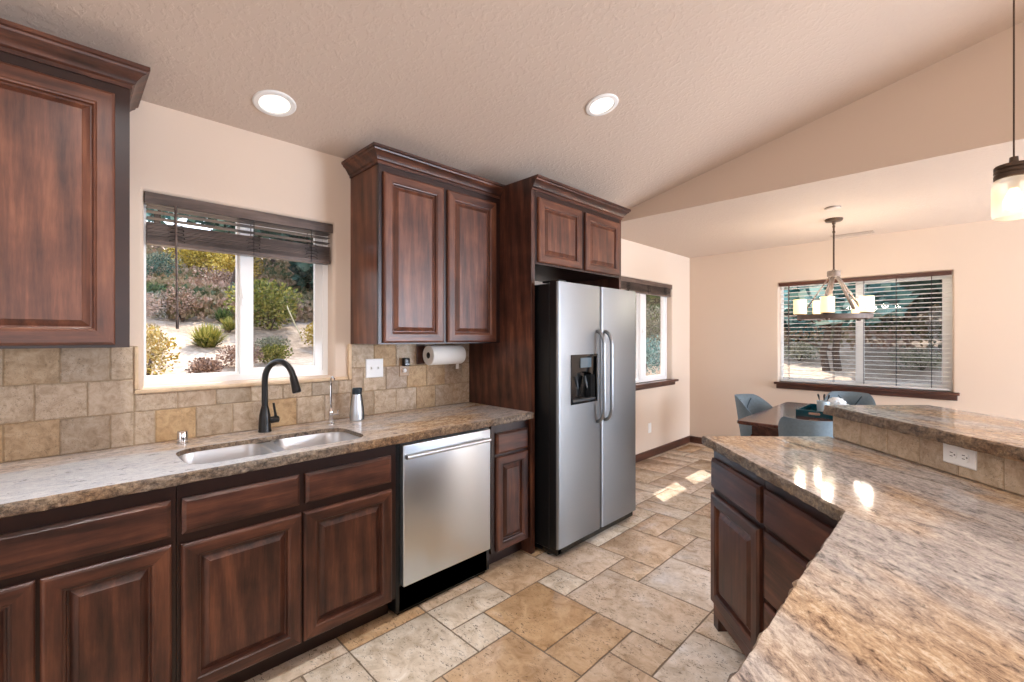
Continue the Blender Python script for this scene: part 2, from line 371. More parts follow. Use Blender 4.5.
for i, j, w, h in tiles:
    x0, y0 = cell(i, j); x1, y1 = cell(i+w, j+h)
    if x1 < 0 or y1 < YB or x0 > XR or y0 > YF: continue
    r = tone.get((i, j), random.random()); g = 0.0042; q = lambda: random.uniform(-.0012, .0012)
    x0 = max(x0, 0); x1 = min(x1, XR); y0 = max(y0, YB); y1 = min(y1, YF)
    base = [(x0+g, y0+g), (x1-g, y0+g), (x1-g, y1-g), (x0+g, y1-g)]; P0 = []
    for k in range(4):
        a, b = base[k], base[(k+1) % 4]; n = max(2, int(math.dist(a, b)/0.06))
        for s_ in range(n): P0.append((a[0]+(b[0]-a[0])*s_/n+q(), a[1]+(b[1]-a[1])*s_/n+q()))
    cx, cy = (x0+x1)/2, (y0+y1)/2
    ins = lambda p, d: (p[0]+(d if p[0] < cx else -d), p[1]+(d if p[1] < cy else -d))
    m.quads([[(p[0], p[1], -.004) for p in P0], [(p[0], p[1], -.0012) for p in P0], [(*ins(p, .003), 0.0) for p in P0]], 0, True, False, True, r)
tag(m.build('floor', [M_floor, M_grout], smooth=40), 'travertine floor in mixed square and oblong tiles', 'floor', kind='structure')
# baseboards
def baseboard(name, a, b, label, mat):
    m = MB(); A = Vector(a); B = Vector(b); d = (B-A).normalized(); n = Vector((-d.y, d.x, 0))
    pr = [(0, 0), (.014, 0), (.014, .07), (.008, .085), (0, .085)]
    m.quads([[p+n*w+Vector((0, 0, z)) for w, z in pr] for p in (A, B)], 0, True, True, True)
    tag(m.build(name, mat, smooth=0), label, 'baseboard', kind='structure')
baseboard('baseboard_left', (0, YF, 0), (0, 3.21, 0), 'dark wood baseboard along the left wall beyond the refrigerator', M_trim)
baseboard('baseboard_far', (XR, YF, 0), (0.014, YF, 0), 'dark wood baseboard along the far dining wall', M_trimx)

# ------------------------------------------------------------------ windows
def window(name, F, K, wg, mull, right_sash, label, screen=True):
    """white vinyl slider: F maps (u,v,w); K opening; wg = depth of the glass plane"""
    u0, u1, v0, v1 = K; fw = 0.03
    root = thing(name, label, 'window', F(u0, v0, wg)); root['kind'] = 'structure'
    m = MB()
    m.slab(F, rect(u0-.005, u1+.005, v0-.005, v1+.005), [rect(u0+.012, u1-fw, v0+fw, v1-fw)], wg-.035, wg+.03); m.build('window_frame', M_white, root, 20)
    ma, mb_ = mull; m = MB()
    m.slab(F, rect(u0+.012, mb_, v0+fw, v1-fw), [rect(u0+.018, ma+.0, v0+fw+.012, v1-fw-.012)], wg-.03, wg-.004); m.build('fixed_sash', M_white, root, 20)
    m = MB(); m.slab(F, rect(ma+.01, u1-fw, v0+fw, v1-fw), [rect(mb_+.008, u1-fw-.042, v0+fw+.03, v1-fw-.03)], wg-.002, wg+.022)
    sash = m.build('sliding_sash', M_white, root, 20)
    m = MB(); um = (ma+mb_)/2-.01; vm = (v0+v1)/2
    m.slab(F, rrect(um-.007, um+.007, vm-.05, vm+.05, .006, 3), [], wg+.022, wg+.03); m.slab(F, rrect(um-.006, um+.02, vm-.012, vm+.012, .006, 3), [], wg+.03, wg+.04); m.build('latch', M_white, sash)
    for a, b, w in ((u0+.014, ma+.005, wg-.016), (mb_+.005, u1-fw-.04, wg+.01)):
        m = MB(); m.slab(F, rect(a, b, v0+fw+.01, v1-fw-.01), [], w-.002, w+.002); m.build('glass_pane', M_glass, root, 0)
    if screen:
        m = MB(); m.face([F(*p, wg-.026) for p in rect(mb_-.03, u1-fw, v0+fw, v1-fw)]); m.build('insect_screen', M_screen, root, 0)
    return root
window('window_1', FL, K1, -0.105, (0.652, 0.715), True, 'white sliding window over the kitchen sink')
w2 = window('window_2', FL, K2, -0.105, (4.77, 4.90), True, 'white sliding window on the left wall beyond the refrigerator', False)
w3 = window('window_3', FFAR, K3, -0.105, (1.76, 1.83), True, 'wide window with lowered blinds in the far dining wall')
m = MB(); m.box(-.07, .055, K2[0]-.05, K2[1]+.06, .842, .868, .004); m.box(0, .02, K2[0]-.03, K2[1]+.04, .80, .842, .003); m.build('window_sill', M_trim, w2)
m = MB(); m.box(K3[0]-.035, K3[1]+.05, YF-.065, YF+.07, .850, .876, .004); m.box(K3[0]-.02, K3[1]+.035, YF-.024, YF, .80, .850, .003); m.build('window_sill', M_trimx, w3)
# pale moulding (bullnose tile) round the lower part of the sink window
m = MB()
def bar_l(y0, y1, z0, z1): m.box(-.001, .024, y0, y1, z0, z1, .008, seg=2)
bar_l(.226, 1.20, 1.140, 1.160); bar_l(.226, .242, 1.160, 1.352); bar_l(1.20, 1.222, 1.140, 1.352)
M_pencil = simple('cream_pencil_tile', '#d3b795', 0.4, var=0.1, scale=30)
tag(m.build('trim_1', M_pencil), 'cream bullnose tile edging below and beside the sink window', 'trim', kind='structure')

# blinds
def blind_cords(r, F, us, v0, v1, ws, loops=None):
    for u in us:
        m = MB()
        for w in ws: m.tube([F(u, v0, w), F(u, v1, w)], .0022, 6)
        if loops:
            for k in range(5):                      # slack ladder loops bunched on the stack
                z = loops[0]+.02+k*.017; m.tube([F(u+.03*math.cos(t)+random.uniform(-.006, .006), z+.012*math.sin(t), loops[1]+.03+.006*math.sin(2*t)) for t in [i*PI/8 for i in range(9)]], .0018, 5)
        m.build('ladder_cord', M_cord, r)
def raised_blind(F, K, label, stack, slats, w=-.04, wand=None, cat='blind'):
    u0, u1, v0, v1 = K
    r = thing('window_blind', label, cat, F(u0, v1, w))
    m = MB(); m.slab(F, rect(u0+.006, u1-.006, v1-.045, v1-.004), [], w-.03, w+.03); m.slab(F, rect(u0+.002, u1-.002, v1-.05, v1+.0), [], w+.03, w+.04); m.build('valance', M_blind, r, 20)
    m = MB()
    for z, tilt in slats:
        a = [(u0+.012, z-.0, w-.024), (u1-.012, z, w-.024), (u1-.012, z+tilt, w+.024), (u0+.012, z+tilt, w+.024)]
        m.quads([[F(p[0], p[1]-.0012, p[2]) for p in a], [F(p[0], p[1]+.0012, p[2]) for p in a]], 0, True, True, True)
    s0, s1 = stack; z = s0+.02
    while z < s1:
        o = random.uniform(-.003, .003); m.slab(F, rect(u0+.012, u1-.012, z, z+.0032), [], w-.025+o, w+.025+o); z += .0062
    m.build('slats', M_blind, r, 0)
    m = MB(); m.slab(F, rect(u0+.012, u1-.012, s0, s0+.018), [], w-.026, w+.027); m.build('bottom_rail', M_blind, r, 20)
    blind_cords(r, F, (u0+(u1-u0)*.14, u0+(u1-u0)*.52, u0+(u1-u0)*.86), s0, v1-.04, (w+.028, w-.028), (s0, w))
    if wand:
        m = MB(); m.tube([F(wand[0], v1-.045, w+.045), F(wand[0]+.006, wand[1], w+.05)], .0045, 8); m.lathe([(.0, -.012), (.0065, -.01), (.0065, .03), (.004, .035)], F(wand[0]+.006, wand[1], w+.05)); m.build('tilt_wand', M_blind, r)
    return r
random.seed(9)
raised_blind(FL, K1, 'dark walnut blind pulled up above the kitchen sink window', (1.815, 1.915), [(1.935, .002), (1.965, .002), (1.985, .003)], wand=(.375, 1.44))
raised_blind(FL, K2, 'dark walnut blind pulled up on the window right of the refrigerator', (1.895, 1.99), [])
r = thing('window_blind', 'pale slatted blind lowered over the wide dining window', 'blind', FFAR(K3[0], K3[3], -.04))
m = MB(); m.slab(FFAR, rect(K3[0]+.004, K3[1]-.004, K3[3]-.04, K3[3]-.002), [], -.03, .012); m.build('valance', M_trimx, r, 20)
m = MB(); z = K3[2]+.05
while z < K3[3]-.05:
    pr = [(-.066, -.0012), (-.042, .0012), (-.018, .0008)]
    rows = [[FFAR(K3[0]+.012, z+dz, w) for w, dz in pr]+[FFAR(K3[0]+.012, z+dz+.003, w) for w, dz in reversed(pr)], [FFAR(K3[1]-.012, z+dz, w) for w, dz in pr]+[FFAR(K3[1]-.012, z+dz+.003, w) for w, dz in reversed(pr)]]
    m.quads(rows, 0, True, True, True); z += .0445
m.build('slats', M_slat, r, 0)
m = MB(); m.slab(FFAR, rect(K3[0]+.012, K3[1]-.012, K3[2]+.012, K3[2]+.03), [], -.068, -.016); m.build('bottom_rail', M_slat, r, 20)
blind_cords(r, FFAR, [K3[0]+q*(K3[1]-K3[0]) for q in (.065, .36, .54, .72, .90)], K3[2]+.03, K3[3]-.03, (-.012, -.071))
m = MB(); m.tube([FFAR(K3[0]+.10, K3[3]-.04, -.004), FFAR(K3[0]+.10, 1.25, -.003)], .005, 8); m.build('tilt_wand', M_blind, r)

# ------------------------------------------------------------------ cabinets
def ringpts(F, a, b, c, d, w): return [F(u, v, w) for u, v in rect(a, b, c, d)]
def panel_rings(F, a, b, c, d, steps, cap, mats=(0, 1)):
    """nested rectangles stepped inwards; horizontal members get material 1"""
    m = MB(); R = []
    for ins, w in steps: R.append([m.bm.verts.new(p) for p in ringpts(F, a+ins, b-ins, c+ins, d-ins, w)])
    for p, q in zip(R, R[1:]):
        for i in range(4):
            f = m.bm.faces.new((p[i], p[(i+1) % 4], q[(i+1) % 4], q[i])); f.material_index = mats[1] if i in (0, 2) else mats[0]
    if cap: m.bm.faces.new(R[-1])
    m.bm.faces.new(list(reversed(R[0]))); return m
def door(F, a, b, c, d, parent, wf, mv, mh, fr=.058, name='door'):
    fr = min(fr, (b-a)*.24)
    m = panel_rings(F, a, b, c, d, [(0, wf), (0, wf+.013), (.004, wf+.018), (.010, wf+.021), (fr-.012, wf+.021), (fr-.008, wf+.017), (fr-.003, wf+.0155), (fr, wf+.003), (fr+.004, wf+.001)], False)
    o = m.build(name, [mv, mh], parent, 20)
    m = panel_rings(F, a, b, c, d, [(fr-.002, wf+.0005), (fr-.002, wf+.002), (fr+.006, wf+.002), (fr+.026, wf+.0145), (fr+.028, wf+.0175)], True, (0, 0))
    m.build('raised_panel', mv, o, 20); return o
def drawer(F, a, b, c, d, parent, wf, mh, name='drawer_front'):
    m = panel_rings(F, a, b, c, d, [(0, wf), (0, wf+.012), (.005, wf+.015), (.012, wf+.021)], True, (0, 0)); return m.build(name, mh, parent, 20)
def FX(x): return lambda u, v, w: (x+w, u, v)
XC = 0.61
def base_body(y0, y1, root, top=.873):
    m = MB(); m.box(.02, XC-.02, y0, y1, .105, top); m.build('carcass', M_dark, root, 0)
    m = MB(); m.box(.02, .535, y0, y1, 0, .105); m.build('toe_kick', M_dark, root, 0)
    return root
def face_frame(F, root, u0, u1, v0, v1, holes, w0, w1, mat=M_dark):
    m = MB(); m.slab(F, rect(u0, u1, v0, v1), holes, w0, w1); m.build('face_frame', mat, root, 20)
FB = FX(XC)
r = thing('base_cabinet', 'dark alder base cabinet with one wide drawer left of the sink cabinet', 'cabinet', (.3, -.2, 0)); base_body(-.72, .288, r)
face_frame(FB, r, -.72, .288, .105, .873, [rect(-.66, -.09, .14, .64), rect(-.02, .255, .14, .64), rect(-.66, .255, .70, .80)], -.02, 0)
door(FB, -.046, .274, .115, .661, r, 0, M_wz, M_wy); door(FB, -.375, -.056, .115, .661, r, 0, M_wz, M_wy)
door(FB, -.70, -.385, .115, .661, r, 0, M_wz, M_wy)
drawer(FB, -.70, .272, .688, .818, r, 0, M_wy)
r = thing('base_cabinet', 'dark alder sink cabinet with two doors and two false drawer fronts', 'cabinet', (.3, .7, 0)); base_body(.29, 1.165, r, .685)
face_frame(FB, r, .29, 1.165, .105, .873, [rect(.33, .69, .14, .63), rect(.75, 1.11, .14, .63)], -.02, 0)
door(FB, .302, .714, .108, .652, r, 0, M_wz, M_wy); door(FB, .724, 1.138, .108, .652, r, 0, M_wz, M_wy)
drawer(FB, .304, .706, .688, .816, r, 0, M_wy, 'false_drawer_front'); drawer(FB, .731, 1.134, .688, .816, r, 0, M_wy, 'false_drawer_front')
r = thing('base_cabinet', 'narrow dark alder cabinet with one drawer between dishwasher and refrigerator panel', 'cabinet', (.3, 1.95, 0)); base_body(1.80, 2.128, r)
face_frame(FB, r, 1.80, 2.128, .105, .873, [rect(1.84, 2.09, .14, .64)], -.02, 0)
door(FB, 1.832, 2.104, .112, .674, r, 0, M_wz, M_wy, .055); drawer(FB, 1.832, 2.104, .692, .818, r, 0, M_wy)
def crown(path, root, mat, z0=2.338):
    """crown moulding swept along a polyline of (x,y), profile flares to the right-hand side of travel"""
    pr = [(0, 0), (.007, 0), (.007, .014), (.016, .02), (.02, .03), (.034, .05), (.046, .058), (.048, .066), (.056, .07), (.056, .084), (0, .084)]
    P = [Vector(p) for p in path]; m = MB(); rows = []
    for i, p in enumerate(P):
        ds = []
        if i: ds.append((p-P[i-1]).normalized())
        if i < len(P)-1: ds.append((P[i+1]-p).normalized())
        ns = [Vector((d.y, -d.x)) for d in ds]; nn = sum(ns, Vector((0, 0))); nn = nn.normalized(); k = 1/nn.dot(ns[0])
        rows.append([(p.x+nn.x*w*k, p.y+nn.y*w*k, z0+z) for w, z in pr])
    m.quads(rows, 0, True, True, True); return m.build('crown_moulding', mat, root, 25)
XU = .335; FU = FX(XU)
r = thing('upper_cabinet', 'dark alder wall cabinet left of the sink window', 'cabinet', (0, -.3, 1.352))
m = MB(); m.box(0, XU-.02, -.74, .185, 1.352, 2.42); m.build('carcass', M_uz, r, 0)
face_frame(FU, r, -.74, .185, 1.352, 2.40, [rect(-.68, -.30, 1.40, 2.28), rect(-.24, .13, 1.40, 2.28)], -.02, 0)
door(FU, -.27, .142, 1.362, 2.300, r, 0, M_uz, M_uy, .062); door(FU, -.70, -.28, 1.362, 2.300, r, 0, M_uz, M_uy, .062)
crown([(0, .185), (XU, .185), (XU, -.74)][::-1], r, M_wy)
r = thing('upper_cabinet', 'dark alder two-door wall cabinet right of the sink window', 'cabinet', (0, 1.7, 1.352))
m = MB(); m.box(0, XU-.02, 1.222, 2.129, 1.352, 2.42); m.build('carcass', M_uz, r, 0)
face_frame(FU, r, 1.222, 2.129, 1.352, 2.40, [rect(1.27, 1.63, 1.40, 2.28), rect(1.69, 2.07, 1.40, 2.28)], -.02, 0)
door(FU, 1.247, 1.650, 1.360, 2.298, r, 0, M_uz, M_uy, .06); door(FU, 1.680, 2.085, 1.360, 2.298, r, 0, M_uz, M_uy, .06)
crown([(XU, 2.129), (XU, 1.222), (0, 1.222)][::-1], r, M_wy)
XF = .628; FF = FX(XF)
r = thing('refrigerator_cabinet', 'tall dark alder surround with two small doors above the refrigerator', 'cabinet', (0, 2.65, 0))
m = MB(); m.box(0, XF, 2.131, 2.166, 0, 2.422, .002); m.build('side_panel', M_wz, r)
m = MB(); m.box(0, XF, 3.172, 3.202, 0, 2.40, .002); m.build('side_panel', M_wz, r)
m = MB(); m.box(0, XF-.02, 2.167, 3.171, 1.872, 2.42); m.build('carcass', M_dark, r, 0)
face_frame(FF, r, 2.167, 3.171, 1.866, 2.40, [rect(2.22, 2.64, 1.92, 2.28), rect(2.70, 3.13, 1.92, 2.28)], -.02, 0)
door(FF, 2.188, 2.652, 1.878, 2.300, r, .0, M_uz, M_uy, .058); door(FF, 2.697, 3.155, 1.878, 2.300, r, .0, M_uz, M_uy, .058)
crown([(0, 3.202), (XF, 3.202), (XF, 2.1315)][::-1], r, M_wy)

# ------------------------------------------------------------------ backsplash (left)
def tile(m, F, a, b, c, d, r, w0=.0, w1=.012, g=.0015):
    a += g; b -= g; c += g; d -= g; bv = .004
    if b-a < .012 or d-c < .012: return
    m.quads([ringpts(F, a, b, c, d, w0), ringpts(F, a, b, c, d, w1-.003), ringpts(F, a+bv, b-bv, c+bv, d-bv, w1)], 0, True, False, True, r)
random.seed(21); F0 = lambda u, v, w: (max(w, .0006), u, v)
m = MB(); PW = .1525
def splash_zone(y0, y1, z0, z1):
    for k, (a, b, off) in enumerate(((.914, 1.061, -.005), (1.061, 1.206, .0765), (1.206, 1.352, -.005))):
        lo, hi = max(a, z0), min(b, z1)
        if hi-lo < .01: continue
        y = off+PW*math.floor((y0-off)/PW)
        while y < y1:
            random.seed(int((y+5)*1000)*7+k); tile(m, F0, max(y, y0), min(y+PW, y1), lo, hi, random.random()); y += PW
splash_zone(-1.1, .226, .914, 1.352); splash_zone(.226, 1.222, .914, 1.140); splash_zone(1.222, 2.130, .914, 1.352)
for a, b, c, d in ((-1.1, .226, .914, 1.352), (.226, 1.222, .914, 1.14), (1.222, 2.13, .914, 1.352)):
    n0 = len(m.bm.faces); m.box(.0006, .0075, a, b, c, d); m.bm.faces.ensure_lookup_table()
    for f in m.bm.faces[n0:]: f.material_index = 1
tag(m.build('tile_backsplash', [M_splash, M_splgr], smooth=20), 'tumbled travertine tile backsplash on the wall above the sink counter', 'backsplash')

# ------------------------------------------------------------------ countertops
def counter(name, outer, rough_edges, holes, z0, z1, mats, label, cat='countertop', amp=.006):
    """stone slab; edges listed in rough_edges are split and chipped like a chiselled edge"""
    P = []; RG = []
    n = len(outer)
    for i in range(n):
        a, b = Vector(outer[i]), Vector(outer[(i+1) % n]); L = (b-a).length
        k = max(1, int(L/.014)) if i in rough_edges else 1
        for j in range(k): P.append(a+(b-a)*j/k); RG.append(i in rough_edges)
    N = len(P); nor = []
    ar = sum(P[i].x*P[(i+1) % N].y-P[(i+1) % N].x*P[i].y for i in range(N)); sg = 1 if ar > 0 else -1
    for i in range(N):
        d = (P[(i+1) % N]-P[i-1]).normalized(); nor.append(Vector((d.y, -d.x))*sg)
    m = MB(); lay = [0, .12, .35, .6, .85, 1.0]; rows = []
    for t in lay:
        z = z0+(z1-z0)*t; row = []
        for i in range(N):
            p = P[i].copy()
            if RG[i] or RG[i-1]:
                q = Vector((p.x*38, p.y*38, z*55)); d = mnoise.noise(q)*amp*1.4+mnoise.noise(q*2.7)*amp*.7-(.003 if t in (0, 1.0) else 0)
                if t == 1.0: d = d*.35-.004
                p += nor[i]*d
            row.append((p.x, p.y, z))
        rows.append(row)
    R = m.quads(rows, 1, True)
    for idx, zz in ((0, z0), (-1, z1)):
        ring = R[idx]; flat = list(ring); loops = [[v.co.copy() for v in ring]]
        for h in holes:
            hv = [m.bm.verts.new((p[0], p[1], zz)) for p in (hole_big if idx == 0 else h)]; flat += hv; loops.append([v.co.copy() for v in hv])
            if idx == 0: h0 = hv
            else:                                     # the stone is 20 mm thick at the cut-out, built up at the front
                h1 = [m.bm.verts.new((p[0], p[1], z1-.02)) for p in h]; h2 = [m.bm.verts.new((p[0], p[1], z1-.02)) for p in hole_big]
                for i in range(len(h)):
                    j = (i+1) % len(h)
                    for A_, B_ in ((h0, h2), (h2, h1), (h1, hv)):
                        f = m.bm.faces.new((A_[i], A_[j], B_[j], B_[i])); f.material_index = 1
        for t in tessellate_polygon(loops):
            try: f = m.bm.faces.new([flat[i] for i in t]); f.material_index = 0
            except ValueError: pass
    return tag(m.build(name, mats, smooth=35), label, cat)
SINK = (.235, .575, .33, 1.05)
hole_big = rrect(SINK[0]-.04, SINK[1]+.03, SINK[2]-.04, SINK[3]+.04, .10, 6)
hole = rrect(SINK[0], SINK[1], SINK[2], SINK[3], .09, 6)
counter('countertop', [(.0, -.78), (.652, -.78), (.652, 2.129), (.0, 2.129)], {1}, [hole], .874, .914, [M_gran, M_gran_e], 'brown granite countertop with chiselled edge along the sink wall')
# ------------------------------------------------------------------ sink
r = thing('sink', 'stainless steel double-bowl sink set under the granite', 'sink', (.41, .69, .72))
def bowl(x0, x1, y0, y1, zb):
    m = MB(); rows = []
    for ins, z, rr in ((-.02, .8935, .10), (0, .8935, .085), (.004, .88, .082), (.012, zb+.05, .075), (.03, zb+.012, .06), (.06, zb, .04)):
        rows.append([(p[0], p[1], z) for p in rrect(x0+ins, x1-ins, y0+ins, y1-ins, rr, 6)])
    m.quads(rows, 0, True, False, True); b = m.build('bowl', M_sink, r)
    m = MB(); m.lathe([(.0, .0), (.045, .0), (.045, .003), (.03, .004), (.028, -.002), (0, -.002)], ((x0+x1)/2-.02, (y0+y1)/2, zb+.001), cap=False); m.build('drain', M_chrome, b)
bowl(.228, .582, .322, .660, .70); bowl(.228, .575, .704, 1.058, .72)
m = MB(); m.box(.232, .578, .652, .712, .82, .8925, .012, seg=3); m.build('divider', M_sink, r)

# ------------------------------------------------------------------ faucets and small things on the sink counter
ZT = .914
r = thing('kitchen_faucet', 'matte black gooseneck pull-down faucet behind the sink', 'faucet', (.091, .728, ZT))
m = MB(); m.lathe([(.031, 0), (.031, .006), (.0285, .012), (.0275, .05), (.025, .085), (.019, .115), (.0155, .13)], (.091, .728, ZT)); m.build('body', M_black, r)
d = Vector((.92, .39, 0)).normalized(); bs = Vector((.091, .728, 0)); pa = [bs+Vector((0, 0, 1.03)), bs+Vector((0, 0, 1.12))]
R_ = .098
for i in range(0, 19):
    a = PI-PI*.92*i/18; pa.append(bs+d*(R_+R_*math.cos(a))+Vector((0, 0, 1.172+R_*math.sin(a))))
m = MB(); m.tube(pa, .0145, 14); m.build('spout', M_black, r)
tdir = (pa[-1]-pa[-2]).normalized(); h0 = pa[-1]
m = MB(); m.tube([h0-tdir*.005, h0+tdir*.004, h0+tdir*.03, h0+tdir*.075, h0+tdir*.08], [.0155, .0175, .0185, .021, .018], 16); m.build('spray_head', M_black, r)
m = MB(); c0 = Vector((.091, .728, .968)); e = Vector((.08, 1, .05)).normalized()
m.tube([c0+e*.01, c0+e*.062, c0+e*.066], [.017, .017, .013], 14); q = c0+e*.052
m.tube([q, q+Vector((0, -.004, .03)), q+Vector((.0, -.012, .085))], [.009, .006, .0055], 10); m.build('handle', M_black, r)
r = thing('filter_faucet', 'slim chrome drinking water tap right of the black faucet', 'faucet', (.131, 1.048, ZT))
m = MB(); m.lathe([(.021, 0), (.021, .005), (.012, .012), (.011, .04), (.013, .045), (.013, .07), (.009, .082), (.006, .09)], (.131, 1.048, ZT)); m.build('body', M_chrome, r)
m = MB(); pa = [Vector((.131, 1.048, .99)), Vector((.131, 1.048, 1.12))]
for i in range(13):
    a = PI-PI*.8*i/12; pa.append(Vector((.131+.04+.04*math.cos(a), 1.048-.012*i/12, 1.135+.04*math.sin(a))))
m.tube(pa, .0052, 10); m.build('spout', M_chrome, r)
m = MB(); m.tube([(.131, 1.048, .965), (.135, 1.088, .968)], .007, 10); m.tube([(.135, 1.083, .965), (.137, 1.086, .99)], .004, 8); m.build('lever', M_chrome, r)
r = thing('air_gap', 'short chrome air gap cap on the counter left of the sink', 'air gap', (.101, .386, ZT))
m = MB(); m.lathe([(.024, 0), (.024, .004), (.0205, .006), (.0205, .05), (.018, .056), (0, .057)], (.101, .386, ZT)); m.build('cap', M_chrome, r)
m = MB(); m.lathe([(.0245, 0), (.026, .001), (.026, .005), (.0215, .0065)], (.101, .386, ZT)); m.build('base_ring', M_chrome, r)
r = thing('steel_bottle', 'brushed steel bottle with dark cap on the counter below the switches', 'bottle', (.118, 1.205, ZT))
m = MB(); m.lathe([(.034, 0), (.038, .004), (.0385, .03), (.036, .07), (.029, .115), (.0245, .145), (.0245, .15)], (.118, 1.205, ZT)); m.build('body', M_steel_z, r)
m = MB(); m.lathe([(.026, .15), (.027, .155), (.027, .178), (.022, .186), (0, .187)], (.118, 1.205, ZT)); m.tube([(.118, 1.205, 1.09), (.14, 1.222, 1.092)], [.012, .010], 10); m.build('cap', simple('dark_blue_cap', '#1c2b35', 0.35), r)
m = MB()
for sgn in (-1, 1):
    dx, dy = -.683*0+.73*sgn, .683*sgn
    m.tube([(.118+dx*rr, 1.205+dy*rr, ZT+z) for rr, z in ((.0375, .006), (.038, .03), (.0355, .07), (.0285, .115), (.0245, .148))], .0045, 8)
m.build('grip_strip', M_black, r)

# wall plates on the backsplash
def plate(name, label, y0, y1, z0, z1, mat=M_plate, x=.012, F=None, cat='switch plate'):
    F = F or FX(x); r = thing(name, label, cat, F((y0+y1)/2, (z0+z1)/2, 0))
    m = MB(); m.quads([ringpts(F, y0, y1, z0, z1, 0), ringpts(F, y0, y1, z0, z1, .003), ringpts(F, y0+.004, y1-.004, z0+.004, z1-.004, .006)], 0, True, True, True); m.build('plate', mat, r, 20); return r, F
r, F = plate('switch_plate', 'white double switch plate on the backsplash right of the sink window', 1.312, 1.428, 1.142, 1.258)
for yc in (1.347, 1.393):
    m = MB(); m.slab(F, rect(yc-.006, yc+.006, 1.188, 1.212), [], .006, .0075); m.quads([ringpts(F, yc-.004, yc+.004, 1.193, 1.207, .0075), ringpts(F, yc-.003, yc+.003, 1.203, 1.209, .017)], 0, True, False, True); t_ = m.build('toggle', M_plate, r, 0)
r, F = plate('outlet', 'tan outlet plate with a white night light beside the paper towels', 1.542, 1.613, 1.138, 1.258, M_tanp, cat='outlet')
m = MB(); m.lathe([(.014, .006), (.014, .018), (.009, .024), (0, .025)], F(1.574, 1.176, 0), (1, 0, 0)); m.build('night_light', M_plate, r)
r = thing('plug_adapter', 'small black plug-in adapter in the tan outlet', 'adapter', (.018, 1.578, 1.23))
m = MB(); m.box(.0185, .052, 1.558, 1.600, 1.204, 1.258, .006, seg=2); m.build('body', M_black, r)
m = MB(); m.box(.052, .0535, 1.565, 1.593, 1.212, 1.222); m.build('label_strip', M_blackg, r, 0)
# paper towel roll on its holder
r = thing('towel_holder', 'wooden wall plate and rod holding the paper towel roll', 'holder', (.012, 1.69, 1.27))
m = MB(); m.box(.0125, .022, 1.672, 1.735, 1.212, 1.342, .003); m.build('wall_plate', M_trim, r)
m = MB(); m.tube([(.1, 1.703, 1.272), (.1, 1.99, 1.272)], .0105, 12); m.build('rod', M_black, r)
m = MB(); m.box(.0125, .112, 1.982, 1.992, 1.262, 1.282, .003); m.build('bracket', M_black, r)
r = thing('paper_towel_roll', 'white paper towel roll hanging under the right wall cabinet', 'paper towel', (.1, 1.84, 1.272))
m = MB(); m.lathe([(.021, .0), (.062, .0), (.065, .004), (.065, .264), (.062, .268), (.021, .268)], (.1, 1.706, 1.272), (0, 1, 0), 40, cap=False); m.build('roll', M_paper, r)
m = MB(); m.lathe([(.0155, .001), (.0205, .001), (.0205, .267), (.0155, .267)], (.1, 1.706, 1.272), (0, 1, 0), 24, cap=False); m.build('core_tube', simple('cardboard', '#3a332c', 0.8), r)
m = MB(); m.quads([[(.085-k*.001, 1.948, 1.272-.0655+.004-k*.010), (.085-k*.001, 1.972, 1.272-.0655+.004-k*.010)] for k in range(5)]); m.quads([[(.087-k*.001, 1.948, 1.272-.0655+.004-k*.010), (.087-k*.001, 1.972, 1.272-.0655+.004-k*.010)] for k in range(5)]); m.build('loose_sheet', M_paper, r)

# ------------------------------------------------------------------ dishwasher
r = thing('dishwasher', 'stainless steel dishwasher with bar handle between the base cabinets', 'dishwasher', (.3, 1.48, 0))
m = MB(); m.box(.03, .600, 1.172, 1.793, .02, .870); m.build('tub_body', M_black, r, 0)
m = MB(); m.box(.600, .640, 1.192, 1.770, .158, .858, .006, seg=3); m.build('door', M_steel_y, r)
m = MB(); m.box(.53, .585, 1.19, 1.775, .0, .152); m.box(.585, .60, 1.19, 1.775, .02, .15, .002); m.build('kick_plate', M_blackg, r, 0)
m = MB(); hz = .806
m.tube([(.675, 1.188, hz), (.675, 1.732, hz)], .0115, 14)
for y in (1.21, 1.71): m.tube([(.638, y, hz), (.672, y, hz)], .009, 10)
m.build('handle', M_steel_y, r)

